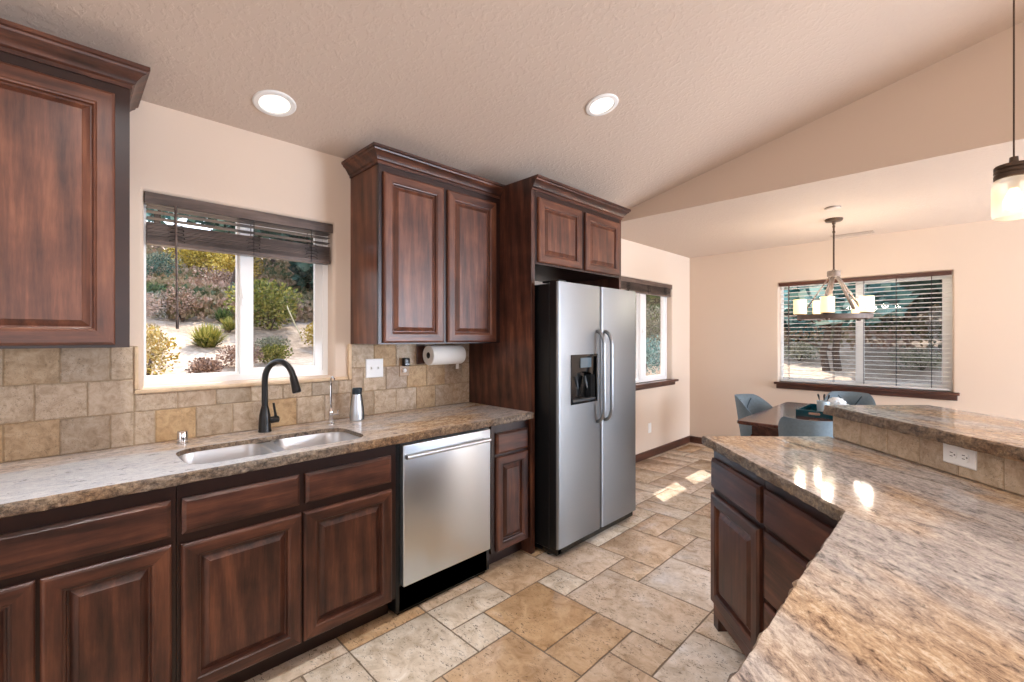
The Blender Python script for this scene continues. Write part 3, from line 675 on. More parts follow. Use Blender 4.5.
# ------------------------------------------------------------------ refrigerator
r = thing('refrigerator', 'stainless steel side-by-side refrigerator with ice and water dispenser', 'refrigerator', (.4, 2.645, 0))
m = MB(); m.box(.03, .735, 2.185, 3.105, .05, 1.732, .006); m.build('cabinet_body', M_fridge, r)
m = MB(); m.box(.10, .790, 2.19, 3.105, .022, .068, .004); m.lathe([(.02, 0), (.02, .03)], (.70, 2.23, 0)); m.lathe([(.02, 0), (.02, .03)], (.70, 3.06, 0)); m.lathe([(.02, 0), (.02, .03)], (.12, 2.23, 0)); m.lathe([(.02, 0), (.02, .03)], (.12, 3.06, 0)); m.box(.755, .79, 2.20, 2.235, .025, .06, .004); m.build('kick_grille', M_blackg, r)
def fdoor(y0, y1, cut=None):
    z0, z1, x0, x1 = .072, 1.740, .745, .812; rr = .016
    pr = [(y0, x0)]+[(y0+rr-rr*math.cos(a), x1-rr+rr*math.sin(a)) for a in [PI/2*i/5 for i in range(6)]]
    pr += [(y1-rr+rr*math.sin(a), x1-rr+rr*math.cos(a)) for a in [PI/2*i/5 for i in range(6)]]+[(y1, x0)]
    m = MB()
    if not cut:
        m.quads([[(x, y, z) for y, x in pr] for z in (z0, z1)], 0, True, True, True)
    else:
        a, b, c, d = cut
        m.quads([[(x, y, z) for y, x in pr] for z in (z0, c)], 0, True, True, False); m.quads([[(x, y, z) for y, x in pr] for z in (d, z1)], 0, True, False, True)
        m.quads([[(x, y, z) for y, x in pr[:7]] for z in (c, d)]); m.quads([[(x, y, z) for y, x in pr[6+0:7]+[(a, x1)]] for z in (c, d)]); m.quads([[(x, y, z) for y, x in [(b, x1)]+pr[7:]] for z in (c, d)])
        bmesh.ops.remove_doubles(m.bm, verts=m.bm.verts, dist=.0001)
        ca = (x1, x1-.055)
        m.face([(ca[0], a, c), (ca[1], a, c), (ca[1], a, d), (ca[0], a, d)]); m.face([(ca[0], b, c), (ca[1], b, c), (ca[1], b, d), (ca[0], b, d)]); m.face([(ca[0], a, c), (ca[0], b, c), (ca[1], b, c), (ca[1], a, c)]); m.face([(ca[0], a, d), (ca[0], b, d), (ca[1], b, d), (ca[1], a, d)])
    for f in m.bm.faces:
        if all(v.co.x < x1-rr+.001 for v in f.verts): f.material_index = 1
    return m
DC = (2.312, 2.590, .965, 1.270)
m = fdoor(2.176, 2.638, DC); fz = m.build('freezer_door', [M_fr, M_fridge], r, 25)
m = fdoor(2.648, 3.118); fr_ = m.build('fresh_food_door', [M_fr, M_fridge], r, 25)
FD = FX(.812)
m = MB(); m.slab(FD, rect(DC[0]-.008, DC[1]+.008, DC[2]-.008, DC[3]+.008), [rect(DC[0]+.006, DC[1]-.006, DC[2]+.006, DC[3]-.006)], -.01, .004)
m.slab(FD, rect(DC[0], DC[1], DC[2], DC[3]), [], -.055, -.05)
yc = (DC[0]+DC[1])/2
# hooded control panel (upper) and curved cavity
rows = []
for i in range(13):
    t = i/12; y = DC[0]+.012+(DC[1]-DC[0]-.024)*t; zz = 1.135+.03*math.sin(PI*t)
    rows.append([(.812-.050, y, zz), (.812-.012-.0*t, y, zz), (.812-.008, y, DC[3]-.006)])
m.quads(rows); dp = m.build('dispenser', M_blackg, fz, 25)
m = MB(); m.slab(FD, rect(yc-.035, yc+.085, 1.19, 1.255), [], -.008, -.005); m.build('control_panel', simple('dispenser_display', '#5b6a72', 0.15), dp, 0)
M_pad = simple('dispenser_grey', '#30363a', 0.2)
for y in (yc-.05, yc+.05):
    m = MB(); m.tube([(.775, y, 1.13), (.785, y, 1.09), (.792, y+.006, 1.05)], [.010, .012, .004], 8); m.build('paddle', M_pad, dp)
m = MB(); m.box(.765, .814, DC[0]+.012, DC[1]-.012, DC[2]+.0, DC[2]+.022, .004); m.build('drip_tray', simple('dispenser_tray', '#55595c', 0.25, 0.6), dp)
def fhandle(y, parent):
    pa = []; x0, x1, z0, z1 = .810, .868, .815, 1.432
    for i in range(7):
        a = PI/2*i/6; pa.append((x0+(x1-x0)*math.sin(a), y, z1-.0-.10*(1-math.cos(a))))
    for i in range(7):
        a = PI/2*(1-i/6); pa.append((x0+(x1-x0)*math.sin(a), y, z0+.10*(1-math.cos(a))))
    m = MB(); m.tube(pa, .0125, 14); m.build('handle', M_frz, parent)
fhandle(2.595, fz); fhandle(2.690, fr_)
for y in (2.20, 3.03):
    m = MB(); m.box(.66, .80, y, y+.07, 1.741, 1.752, .003); m.build('hinge_cover', M_fridge, r)

# ------------------------------------------------------------------ peninsula at 45 degrees
Q = 1/math.sqrt(2)
def FP(k):
    """plane X+Y=k, u along (1,-1), w towards the kitchen"""
    return lambda u, v, w: (k/2+u*Q-w*Q, k/2-u*Q-w*Q, v)
FA = FP(3.965)
r = thing('peninsula_cabinet', 'dark alder peninsula cabinet with one door and drawer at the open end', 'cabinet', FA(-.13, 0, -.28))
m = MB(); m.quads([[FA(u, v, -.02) for u, v in rect(-.352, .088, .1, .873)], [FA(u, v, -.54) for u, v in rect(-.352, .088, .1, .873)]], 0, True, True, True); m.build('carcass', M_wz, r, 0)
face_frame(FA, r, -.352, .088, .1, .873, [rect(-.31, .05, .15, .63), rect(-.31, .05, .69, .79)], -.02, 0)
door(FA, -.350, .074, .125, .645, r, 0, M_wz, M_wd, .06); drawer(FA, -.346, .078, .670, .812, r, 0, M_wd)
m = MB(); m.quads([[FA(u, v, -.08) for u, v in rect(-.30, .088, 0, .1)], [FA(u, v, -.54) for u, v in rect(-.30, .088, 0, .1)]], 0, True, True, True); m.build('toe_kick', M_dark, r, 0)
m = MB(); m.slab(FA, rect(-.352, -.305, 0, .11), [], -.05, 0.001); m.build('foot', M_wz, r, 0)
m = MB(); m.slab(FA, rect(-.352, .088, .062, .118), [], -.02, .0015); m.build('bottom_rail', M_wd, r, 0)
r = thing('peninsula_cabinet', 'dark alder three-drawer peninsula cabinet beside the inner counter corner', 'cabinet', FA(.32, 0, -.28))
m = MB(); m.quads([[FA(u, v, -.02) for u, v in rect(.092, .53, .1, .873)], [FA(u, v, -.54) for u, v in rect(.092, .53, .1, .873)]], 0, True, True, True); m.build('carcass', M_wz, r, 0)
face_frame(FA, r, .092, .53, .1, .873, [rect(.13, .49, .69, .79), rect(.13, .49, .42, .62)], -.02, 0)
drawer(FA, .108, .524, .670, .812, r, 0, M_wd); drawer(FA, .108, .524, .398, .652, r, 0, M_wd); drawer(FA, .108, .524, .118, .380, r, 0, M_wd)
m = MB(); m.quads([[FA(u, v, -.08) for u, v in rect(.092, .53, 0, .1)], [FA(u, v, -.54) for u, v in rect(.092, .53, 0, .1)]], 0, True, True, True); m.build('toe_kick', M_dark, r, 0)
# run of cabinets under the near arm of the peninsula, facing the sink
FN = lambda u, v, w: (2.40-w, u, v)
r = thing('peninsula_cabinet', 'dark alder peninsula base run hidden below the near granite counter', 'cabinet', (2.7, .3, 0))
m = MB(); m.box(2.42, 2.955, -.79, 1.38, .1, .873); m.build('carcass', M_dark, r, 0)
m = MB(); m.box(2.48, 2.955, -.79, 1.38, 0, .1); m.build('toe_kick', M_dark, r, 0)
face_frame(FN, r, -.79, 1.38, .1, .873, [rect(-.70, -.1, .15, .63), rect(.0, .6, .15, .63), rect(.7, 1.3, .15, .63)], -.02, 0)
for a in (-.77, -.06, .65): door(FN, a, a+.69, .115, .65, r, 0, M_wz, M_wy); drawer(FN, a, a+.69, .672, .814, r, 0, M_wy)
# pony wall carrying the bar
k1, k2 = 4.757, 4.757+.13/Q
pw = [(k1/2-.322*Q, k1/2+.322*Q), (2.992, k1-2.992), (2.992, -.8), (3.13, -.8), (3.13, k2-3.13), (k2/2-.322*Q, k2/2+.322*Q)]
m = MB(); m.quads([[(x, y, z) for x, y in pw] for z in (0, 1.022)], 0, True, True, True)
tag(m.build('wall_peninsula', M_wall, smooth=0), 'low wall behind the peninsula carrying the raised bar', 'wall', kind='structure')
FT = FP(k1)
m = MB(); bounds = [-.322, -.147, -.007, .138, .285, .428, .575, .72, .86]
for i, (a, b) in enumerate(zip(bounds, bounds[1:])): random.seed(i+40); tile(m, FT, a, b, .915, 1.022, random.uniform(0, .6), .001, .011)
y = k1-2.992-.012
while y > -.79:
    tile(m, lambda u, v, w: (2.992-w, u, v), max(y-.145, -.79), y, .915, 1.022, random.uniform(0, .6), .001, .011); y -= .145
n0 = len(m.bm.faces); m.slab(FT, rect(-.322, .86, .915, 1.022), [], .0008, .007); m.bm.faces.ensure_lookup_table()
for f in m.bm.faces[n0:]: f.material_index = 1
tag(m.build('tile_backsplash', [M_splash, M_splgr], smooth=20), 'single row of travertine tiles between the peninsula counter and the raised bar', 'backsplash')
counter('countertop', [(1.690, 2.196), (2.356, 1.522), (2.356, -.8), (2.978, -.8), (2.978, 4.745-2.978), (2.128, 2.617)], {0, 1, 5}, [], .874, .914, [M_grd, M_grd_e], 'lower granite peninsula counter with chiselled edge angled toward the dining room')
counter('bar_top', [(2.112, 2.582), (2.950, 1.744), (2.950, -.8), (3.46, -.8), (3.46, 1.95), (2.468, 2.942)], {0, 1, 5}, [], 1.024, 1.067, [M_grd, M_grd_e], 'raised granite bar top above the peninsula backsplash', 'bar top')
FO = FP(k1-.011/Q)
r, _ = plate('outlet', 'white outlet set sideways in the peninsula backsplash tiles', .236, .350, .953, 1.022, M_plate, F=FO, cat='outlet')
for uc in (.272, .314):
    m = MB(); m.slab(FO, rrect(uc-.017, uc+.017, .973, 1.003, .012, 4), [], .006, .0085); so = m.build('socket', M_plate, r)
    m = MB()
    for dv in (-.006, .006): m.slab(FO, rect(uc-.006, uc+.004, .988+dv-.0012, .988+dv+.0012), [], .0085, .0089)
    m.slab(FO, rrect(uc+.008, uc+.013, .9855, .9905, .002, 2), [], .0085, .0089); m.build('slot', M_black, so, 0)
r, F = plate('outlet', 'white outlet low on the left wall beyond the refrigerator', 4.806, 4.876, .282, .396, M_plate, x=0.0, cat='outlet')
for vc in (.318, .360):
    m = MB(); m.slab(F, rrect(4.826, 4.856, vc-.014, vc+.014, .012, 4), [], .006, .0085); m.build('socket', M_plate, r)

# ------------------------------------------------------------------ ceiling things
nrm = Vector((SL, 0, -1)).normalized()           # down-facing normal of the slope (room side)
def downlight(x, y, label):
    c = Vector((x, y, ZC+SL*x)); r = thing('recessed_light', label, 'recessed light', c, 'recessed lights in the sloped ceiling')
    m = MB(); m.lathe([(.066, .0), (.092, .0), (.094, .003), (.088, .008), (.070, .010), (.066, .006)], c, nrm, 40, cap=False); m.build('trim_ring', M_plate, r)
    m = MB(); m.lathe([(.0, .003), (.067, .003), (.067, .001), (0, .001)], c, nrm, 40, cap=False); m.build('lens', M_lens, r)
    lamp('downlight_and_fill', 'AREA', 0.8, (1.0, .96, .92), c+nrm*.014, nrm, .13, shape='DISK', spread=1.7)
downlight(.268, .720, 'recessed ceiling light above the sink window')
downlight(1.145, 2.155, 'recessed ceiling light in front of the refrigerator cabinet')
r = thing('air_vent', 'long white air vent in the dining ceiling near the far wall', 'vent', (1.79, 5.72, ZC))
m = MB(); m.slab(lambda u, v, w: (u, v, ZC-w), rect(1.60, 1.95, 5.66, 5.78), [rect(1.62, 1.93, 5.68, 5.76)], 0, .006); m.build('frame', simple('tan_vent', '#b3a08f', 0.6), r, 20)
m = MB()
for k in range(7): m.box(1.62, 1.93, 5.684+k*.0115, 5.687+k*.0115, ZC-.010, ZC-.001)
m.build('louvre', M_beige, r, 0)
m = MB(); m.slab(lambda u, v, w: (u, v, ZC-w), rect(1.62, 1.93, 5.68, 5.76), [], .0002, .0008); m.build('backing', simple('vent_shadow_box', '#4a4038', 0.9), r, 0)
r = thing('smoke_detector', 'flat white smoke detector on the dining ceiling above the chandelier', 'smoke detector', (1.83, 4.44, ZC))
m = MB(); m.lathe([(.055, 0), (.055, -.007), (.048, -.014), (.03, -.016), (0, -.016)], (1.83, 4.44, ZC)); m.build('cover', M_beige, r)
m = MB(); m.lathe([(.0555, -.002), (.0562, -.004), (.0555, -.006)], (1.83, 4.44, ZC), cap=False); m.build('vent_ring', M_cord, r)
# chandelier
CX, CY, CZ, RR = 1.762, 4.88, 1.572, .255
r = thing('chandelier', 'round five-light chandelier hanging over the dining table', 'chandelier', (CX, CY, ZC))
m = MB(); m.lathe([(.068, 0), (.068, -.012), (.06, -.022), (.015, -.03), (.012, -.05), (0, -.05)], (CX, CY, ZC)); m.build('canopy', M_bronze, r)
m = MB(); m.tube([(CX, CY, ZC-.045), (CX, CY, 1.955)], .0075, 10)
for z in (2.38, 2.33): m.lathe([(.007, -.012), (.011, -.008), (.011, .008), (.007, .012)], (CX, CY, z), n=12)
m.build('rod', M_bronze, r)
m = MB(); m.lathe([(.012, .05), (.02, .04), (.05, .036), (.05, -.012), (.03, -.02), (0, -.02)], (CX, CY, 1.945)); m.build('hub', M_ring, r)
m = MB(); m.lathe([(RR-.022, -.02), (RR+.022, -.02), (RR+.022, .02), (RR-.022, .02), (RR-.022, -.02)], (CX, CY, CZ), n=56, cap=False); m.build('ring', M_ring, r, 25)
va = math.atan2(CY-0, CX-2.591)      # bearing of the lamp from the kitchen
for k in range(5):
    a = va+PI+math.radians(-10+72*k); dx, dy = math.cos(a), math.sin(a); px, py = CX+dx*RR, CY+dy*RR
    m = MB(); tn = Vector((-dy, dx, 0)); A = Vector((CX+dx*.035, CY+dy*.035, 1.93)); B = Vector((CX+dx*(RR-.01), CY+dy*(RR-.01), CZ+.012)); ax = (B-A).normalized(); nn = ax.cross(tn)
    m.quads([[p+tn*s1*.014+nn*s2*.005 for s1, s2 in ((-1, -1), (1, -1), (1, 1), (-1, 1))] for p in (A, B)], 0, True, True, True); m.build('arm', M_ring, r, 20)
    m = MB(); m.lathe([(.0, -.034), (.014, -.032), (.018, -.02), (.018, .02), (.05, .024), (.05, .03), (.02, .032), (.02, .05), (0, .05)], (px, py, CZ)); cup = m.build('lamp_cup', M_bronze, r)
    m = MB(); m.lathe([(.048, .03), (.052, .034), (.052, .165), (.049, .165), (.049, .034)], (px, py, CZ), n=28, cap=False); m.build('lamp_shade', M_shade, r)
    m = MB(); m.lathe([(.0, .045), (.012, .05), (.022, .085), (.02, .105), (.0, .115)], (px, py, CZ), n=14, cap=False); m.build('bulb', M_bulb, cup)
    lamp('chandelier_glow', 'POINT', 3.6, (1.0, .90, .76), (px, py, CZ+.19), size=.03)
# pendant over the bar
PX, PY = 2.722, 2.582
r = thing('pendant_light', 'glass jar pendant light hanging over the raised bar', 'pendant light', (PX, PY, 2.9))
zp = ZC+SL*PX
m = MB(); m.lathe([(.06, .0), (.06, -.02), (.03, -.03), (0, -.03)], (PX, PY, zp)); m.build('canopy', M_bronze, r)
m = MB(); m.tube([(PX, PY, zp-.02), (PX, PY, 2.075)], .0028, 8); m.build('cord', M_bronze, r)
m = MB(); m.lathe([(.0, 2.082), (.012, 2.08), (.014, 2.055), (.052, 2.05), (.055, 2.046), (.055, 2.036), (.052, 2.034), (.055, 2.030), (.055, 2.022), (.052, 2.018), (.055, 2.014), (.055, 2.000), (.05, 1.997), (0, 1.997)], (PX, PY, 0), n=36); m.build('metal_lid', M_bronze, r)
t = NT('jar_glass'); tr = t.new('ShaderNodeBsdfTransparent'); df = t.new('ShaderNodeBsdfTranslucent'); df.inputs[0].default_value = (1, .94, .85, 1); gl = t.new('ShaderNodeBsdfGlossy'); gl.inputs['Roughness'].default_value = .05
mx = t.new('ShaderNodeMixShader'); mx.inputs[0].default_value = .45; t.link(tr.outputs[0], mx.inputs[1]); t.link(df.outputs[0], mx.inputs[2]); mx2 = t.new('ShaderNodeMixShader'); mx2.inputs[0].default_value = .08; t.link(mx.outputs[0], mx2.inputs[1]); t.link(gl.outputs[0], mx2.inputs[2]); t.link(mx2.outputs[0], t.out.inputs[0])
m = MB(); m.lathe([(.048, 2.0), (.056, 1.99), (.0605, 1.975), (.0605, 1.865), (.056, 1.85), (.045, 1.846), (.0, 1.846)], (PX, PY, 0), n=36, cap=False); m.build('glass_jar', t.m, r)
m = MB(); m.lathe([(.0, 1.995), (.016, 1.995), (.016, 1.96), (0, 1.96)], (PX, PY, 0), n=16, cap=False); soc = m.build('socket', M_bronze, r)
m = MB(); m.lathe([(.012, 1.96), (.015, 1.95), (.030, 1.915), (.028, 1.893), (.016, 1.88), (0, 1.876)], (PX, PY, 0), n=20, cap=False); m.build('bulb', M_bulb, r)

# ------------------------------------------------------------------ dining set
TX0, TX1, TY0, TY1 = 1.335, 2.48, 3.69, 5.12
r = thing('dining_table', 'dark wood rectangular dining table under the chandelier', 'table', ((TX0+TX1)/2, (TY0+TY1)/2, 0))
m = MB(); rows = []
for ins, z in ((.006, .722), (0, .726), (0, .744), (.005, .75)): rows.append([(p[0], p[1], z) for p in rrect(TX0+ins, TX1-ins, TY0+ins, TY1-ins, .04, 5)])
m.quads(rows, 0, True, True, True); m.build('tabletop', M_table, r)
m = MB(); m.slab(lambda u, v, w: (u, v, w), rect(TX0+.09, TX1-.09, TY0+.09, TY1-.09), [rect(TX0+.115, TX1-.115, TY0+.115, TY1-.115)], .64, .722); m.build('apron', M_table, r, 20)
for x in (TX0+.12, TX1-.12):
    for y in (TY0+.12, TY1-.12):
        m = MB(); m.quads([[(x+s1*h, y+s2*h, z) for s1, s2 in ((-1, -1), (1, -1), (1, 1), (-1, 1))] for h, z in ((.022, 0), (.036, .64))], 0, True, True, True); m.build('leg', M_table, r, 20)
def make_chair(label):
    r = thing('dining_chair', label, 'chair', (0, 0, 0), 'slate blue chairs round the dining table')
    m = MB(); rows = []
    for ins, z in ((.03, .41), (.0, .43), (.0, .465), (.02, .482), (.06, .487)): rows.append([(p[0], p[1], z) for p in rrect(-.168+ins, .168-ins, -.17+ins, .23-ins, .09, 6)])
    m.quads(rows, 0, True, True, True); m.build('seat', M_chair, r)
    m = MB(); out = []; inn = []; nA, nH = 28, 8
    for i in range(nA+1):
        a = math.radians(-100+200*i/nA); s_ = abs(a)/math.radians(100)
        top = .862-.222*max(0, (s_-.42)/.58)**1.5 if s_ > .42 else .862
        co, ci = [], []
        for j in range(nH+1):
            t = j/nH; z = .43+(top-.43)*t; fl = 1+.10*t; e = .018*(1-abs(2*t-1)**6)+.004
            tilt = -.05*t*max(0, math.cos(a))
            for L, rad in ((co, 1), (ci, 0)):
                rx = (.188 if rad else .188-2*e)*fl; ry = (.21 if rad else .21-2*e)*fl
                L.append((rx*math.sin(a), -ry*math.cos(a)+.01+tilt, z))
        out.append(co); inn.append(ci)
    rows = [o+list(reversed(i)) for o, i in zip(out, inn)]
    m.quads(rows, 0, True, True, True); bk = m.build('backrest', M_chair, r, 60)
    m = MB()
    for s_ in (-1, 1): m.tube([(s_*.115, -.205-.02*t, .50+.33*t) if False else (s_*(.10-.19*t), -(.21-.046)*(1+.1*(.2+.75*t))*math.cos(math.asin(min(.95, abs(.10-.19*t)/.168)))+.012-.05*(.2+.75*t), .51+.32*t) for t in [i/10 for i in range(11)]], .004, 6)
    m.build('stitched_seam', simple('seam_thread', '#3d4f5c', 0.8), bk)
    for sx in (-1, 1):
        for sy in (-1, 1):
            m = MB(); m.tube([(sx*.13, sy*.12+.02, .42), (sx*.19, sy*.2, 0)], [.014, .009], 10); m.build('leg', M_black, r)
    return r
ch = make_chair('slate blue upholstered chair at the near end of the table, back to the peninsula')
ch.location = (1.86, 3.63, 0); ch.rotation_euler.z = math.radians(4)
dup(ch, (1.355, 4.40, 0), -PI/2-.2, 'slate blue upholstered chair on the left side of the dining table')
dup(ch, (1.825, 5.18, 0), PI+.1, 'slate blue upholstered chair at the far end of the table below the wide window')
r = thing('serving_tray', 'teal lacquered serving tray on the dining table', 'tray', (1.83, 4.49, .75))
m = MB(); F = lambda u, v, w: (u, v, w)
m.slab(F, rect(1.62, 2.05, 4.27, 4.72), [], .7502, .760); m.build('base', M_teal, r, 0)
m = MB(); m.slab(F, rect(1.61, 2.06, 4.26, 4.73), [rect(1.626, 2.044, 4.276, 4.714)], .7502, .802); m.build('rim', M_teal, r, 20)
m = MB(); m.slab(lambda u, v, w: (u, 4.26-w, v), rrect(1.70, 1.78, .770, .790, .009, 4), [], 0, .002); m.build('reflection_patch', M_chrome, r)  # bright patch standing in for a white reflection on the tray side
r = thing('cutlery_cup', 'pale glass cup of cutlery standing in the teal tray', 'cup', (1.752, 4.5, .761))
m = MB(); m.lathe([(.0, .761), (.036, .761), (.042, .765), (.046, .86), (.043, .86), (.039, .77), (0, .766)], (1.752, 4.5, 0), cap=False); m.build('cup', simple('pale_blue_glass', '#c4d3da', 0.15), r)
for k, (a, t_) in enumerate(((0.2, .03), (1.5, .028), (2.7, .03), (3.9, .026), (5.1, .03))):
    dx, dy = math.cos(a), math.sin(a); bx, by = 1.752+dx*.010, 4.5+dy*.010
    r = thing('cutlery_piece', 'dark handled cutlery standing in the pale cup on the tray', 'cutlery', (bx, by, .771), 'cutlery in the pale cup')
    m = MB(); m.tube([(bx, by, .772), (bx+dx*t_*.8, by+dy*t_*.8, .88)], .003, 6); m.build('shaft', M_chrome, r)
    m = MB(); m.tube([(bx+dx*t_*.8, by+dy*t_*.8, .875), (bx+dx*t_*1.05, by+dy*t_*1.05, .905), (bx+dx*t_*1.1, by+dy*t_*1.1, .915)], [.004, .008, .004], 8); m.build('handle', M_black, r)
r = thing('bowl', 'white bowl of crumpled napkins behind the cutlery cup', 'bowl', (1.825, 4.66, .761))
m = MB(); m.lathe([(.0, .761), (.04, .761), (.07, .79), (.085, .83), (.082, .83), (.066, .795), (0, .772)], (1.825, 4.63, 0), cap=False); m.build('bowl_body', M_plate, r)
m = MB(); random.seed(3)
t_ = bmesh.new(); bmesh.ops.create_icosphere(t_, subdivisions=3, radius=1)
for v in t_.verts:
    n_ = mnoise.noise(v.co*2.6)*.35; v.co = Vector((1.825+v.co.x*.06*(1+n_), 4.63+v.co.y*.06*(1+n_), .842+v.co.z*.04*(1+n_)))
m.merge(t_); m.build('napkin', simple('white_napkin', '#e8edf0', 0.8), r)

# ------------------------------------------------------------------ outside
def ss(a, b, x):
    t = min(1, max(0, (x-a)/(b-a))); return t*t*(3-2*t)
def H(x, y):
    d = -x-.9; hl = -.15
    if d > 0: hl = -.15+1.1*ss(0, 3.2, d)+.42*ss(2.5, 6, d)+max(0, d-5)*.19
    e = y-7.5; hf = -.15
    if e > 0: hf = -.15+.5*ss(0, 5, e)+max(0, e-4)*.16
    return max(hl, hf)
m = MB(); xs = [-60+i*1.0 for i in range(50)]+[-10+.25*i for i in range(57)]+[4.3+i*1.0 for i in range(16)]; ys = [-12+.5*i for i in range(64)]+[20+i*1.5 for i in range(30)]
vs = [[m.bm.verts.new((x, y, H(x, y)+.07*mnoise.noise(Vector((x*.9, y*.9, 0)))*(1 if H(x, y) > -.1 else 0))) for y in ys] for x in xs]
for i in range(len(xs)-1):
    for j in range(len(ys)-1):
        xc, yc_ = xs[i]+.1, ys[j]+.1
        if xs[i+1] > -.16 and xs[i] < XR and ys[j] < YF+.2 and ys[j+1] > YB: continue
        m.bm.faces.new((vs[i][j], vs[i+1][j], vs[i+1][j+1], vs[i][j+1]))
t = NT('dry_hillside'); v = t.coords(); n1 = t.noise(v, .55, 4, .6); n2 = t.noise(v, 9, 5, .7)
c = t.mix(t.ramp(n1, [(.42, 0.), (.6, 1.)]), '#cdb5a0', '#a98f78'); c = t.mix(1.0, c, t.ramp(n2, [(.3, '#b5aaa0'), (.6, '#ffffff')]), 'MULTIPLY'); t.color(c); t.set(Roughness=.95); t.bump(n2, .6, .05)
tag(m.build('ground_outside', t.m, smooth=60), 'dry sunlit hillside outside the windows', 'ground', kind='structure')
m = MB(); m.box(-.86, -.162, YB-.3, YF+1.0, 2.47, 2.60); m.box(-.86, XR, YF+.162, YF+1.0, 2.47, 2.60); tag(m.build('roof_eave', simple('eave_board', '#cdbba5', .8, var=.1, scale=4), smooth=0), 'roof overhang outside above the windows', 'roof', kind='structure')
def foliage(m, c, rx, ry, rz, n, size, rng, up=0.3, blade=False):
    for _ in range(n):
        while True:
            p = Vector((rng.uniform(-1, 1), rng.uniform(-1, 1), rng.uniform(-1, 1)))
            if .25 < p.length < 1: break
        q = Vector((c[0]+p.x*rx, c[1]+p.y*ry, c[2]+p.z*rz)); dr = (p+Vector((rng.uniform(-.7, .7), rng.uniform(-.7, .7), up+rng.uniform(-.4, .4)))).normalized()
        s = size*rng.uniform(.6, 1.3); sd = dr.cross(Vector((rng.uniform(-1, 1), rng.uniform(-1, 1), rng.uniform(-1, 1)))).normalized()
        if blade: m.face([q-sd*s*.06, q+sd*s*.06, q+dr*s], 0, rng.random())
        else: m.face([q-dr*s*.5, q+sd*s*.34, q+dr*s*.5, q-sd*s*.34], 0, rng.random())
L_yel = leaf('yellow_leaf', '#7a6a22', '#b2943a', '#cfb45c'); L_yg = leaf('yellow_green_leaf', '#4c5526', '#7d7f3a', '#b0a458'); L_grn = leaf('green_leaf', '#2c4026', '#4c6238', '#76854e')
L_mau = leaf('mauve_scrub', '#6b5448', '#957a6a', '#bda08c'); L_dk = leaf('dark_tree_leaf', '#1e312c', '#3b564b', '#667f70'); L_teal = leaf('blue_green_needle', '#3f6b69', '#709b95', '#a8c6ba'); L_gry = leaf('grey_sage_leaf', '#5d5f50', '#85836d', '#aba88c')
M_bark = simple('bark', '#4c3d33', .9, var=.3, scale=8, bump=.5)
def shrub(x, y, rad, h, mat, label, seed, blade=False, n=700, group=None, kind='shrub'):
    z = H(x, y); rng = random.Random(seed); r = thing('garden_shrub', label, kind, (x, y, z), group); m = MB()
    if blade:
        for _ in range(n):
            a = rng.uniform(0, 2*PI); el = rng.uniform(.25, 1.5); d = Vector((math.cos(a)*math.cos(el), math.sin(a)*math.cos(el), math.sin(el))); sd = d.cross(Vector((0, 0, 1))).normalized()
            L = rad*rng.uniform(.7, 1.05)*(1+.25*math.sin(el)*(h/rad-1)); b0 = Vector((x+rng.uniform(-.2, .2)*rad, y+rng.uniform(-.2, .2)*rad, z+.02)); w_ = .03*rad
            mid = b0+d*L*.55; tip = b0+d*L+Vector((0, 0, -.12*L*math.cos(el)))
            m.face([b0-sd*w_*.6, b0+sd*w_*.6, mid+sd*w_, mid-sd*w_], 0, rng.random()*.7); m.face([mid-sd*w_, mid+sd*w_, tip], 0, .4+rng.random()*.6)
    else:
        for k in range(5):
            a = rng.uniform(0, 2*PI); q = rad*.45*rng.random(); foliage(m, (x+q*math.cos(a), y+q*math.sin(a), z+h*rng.uniform(.35, .62)), rad*.62, rad*.62, h*.42, n*2//5, max(.035, rad*.075), rng)
    m.build('foliage', mat, r, 0); m = MB()
    for k in range(4): a = k*1.6+seed; m.tube([(x, y, z-.05), (x+.25*rad*math.cos(a), y+.25*rad*math.sin(a), z+h*.5)], [.02, .008], 6)
    m.build('stem', M_bark, r)
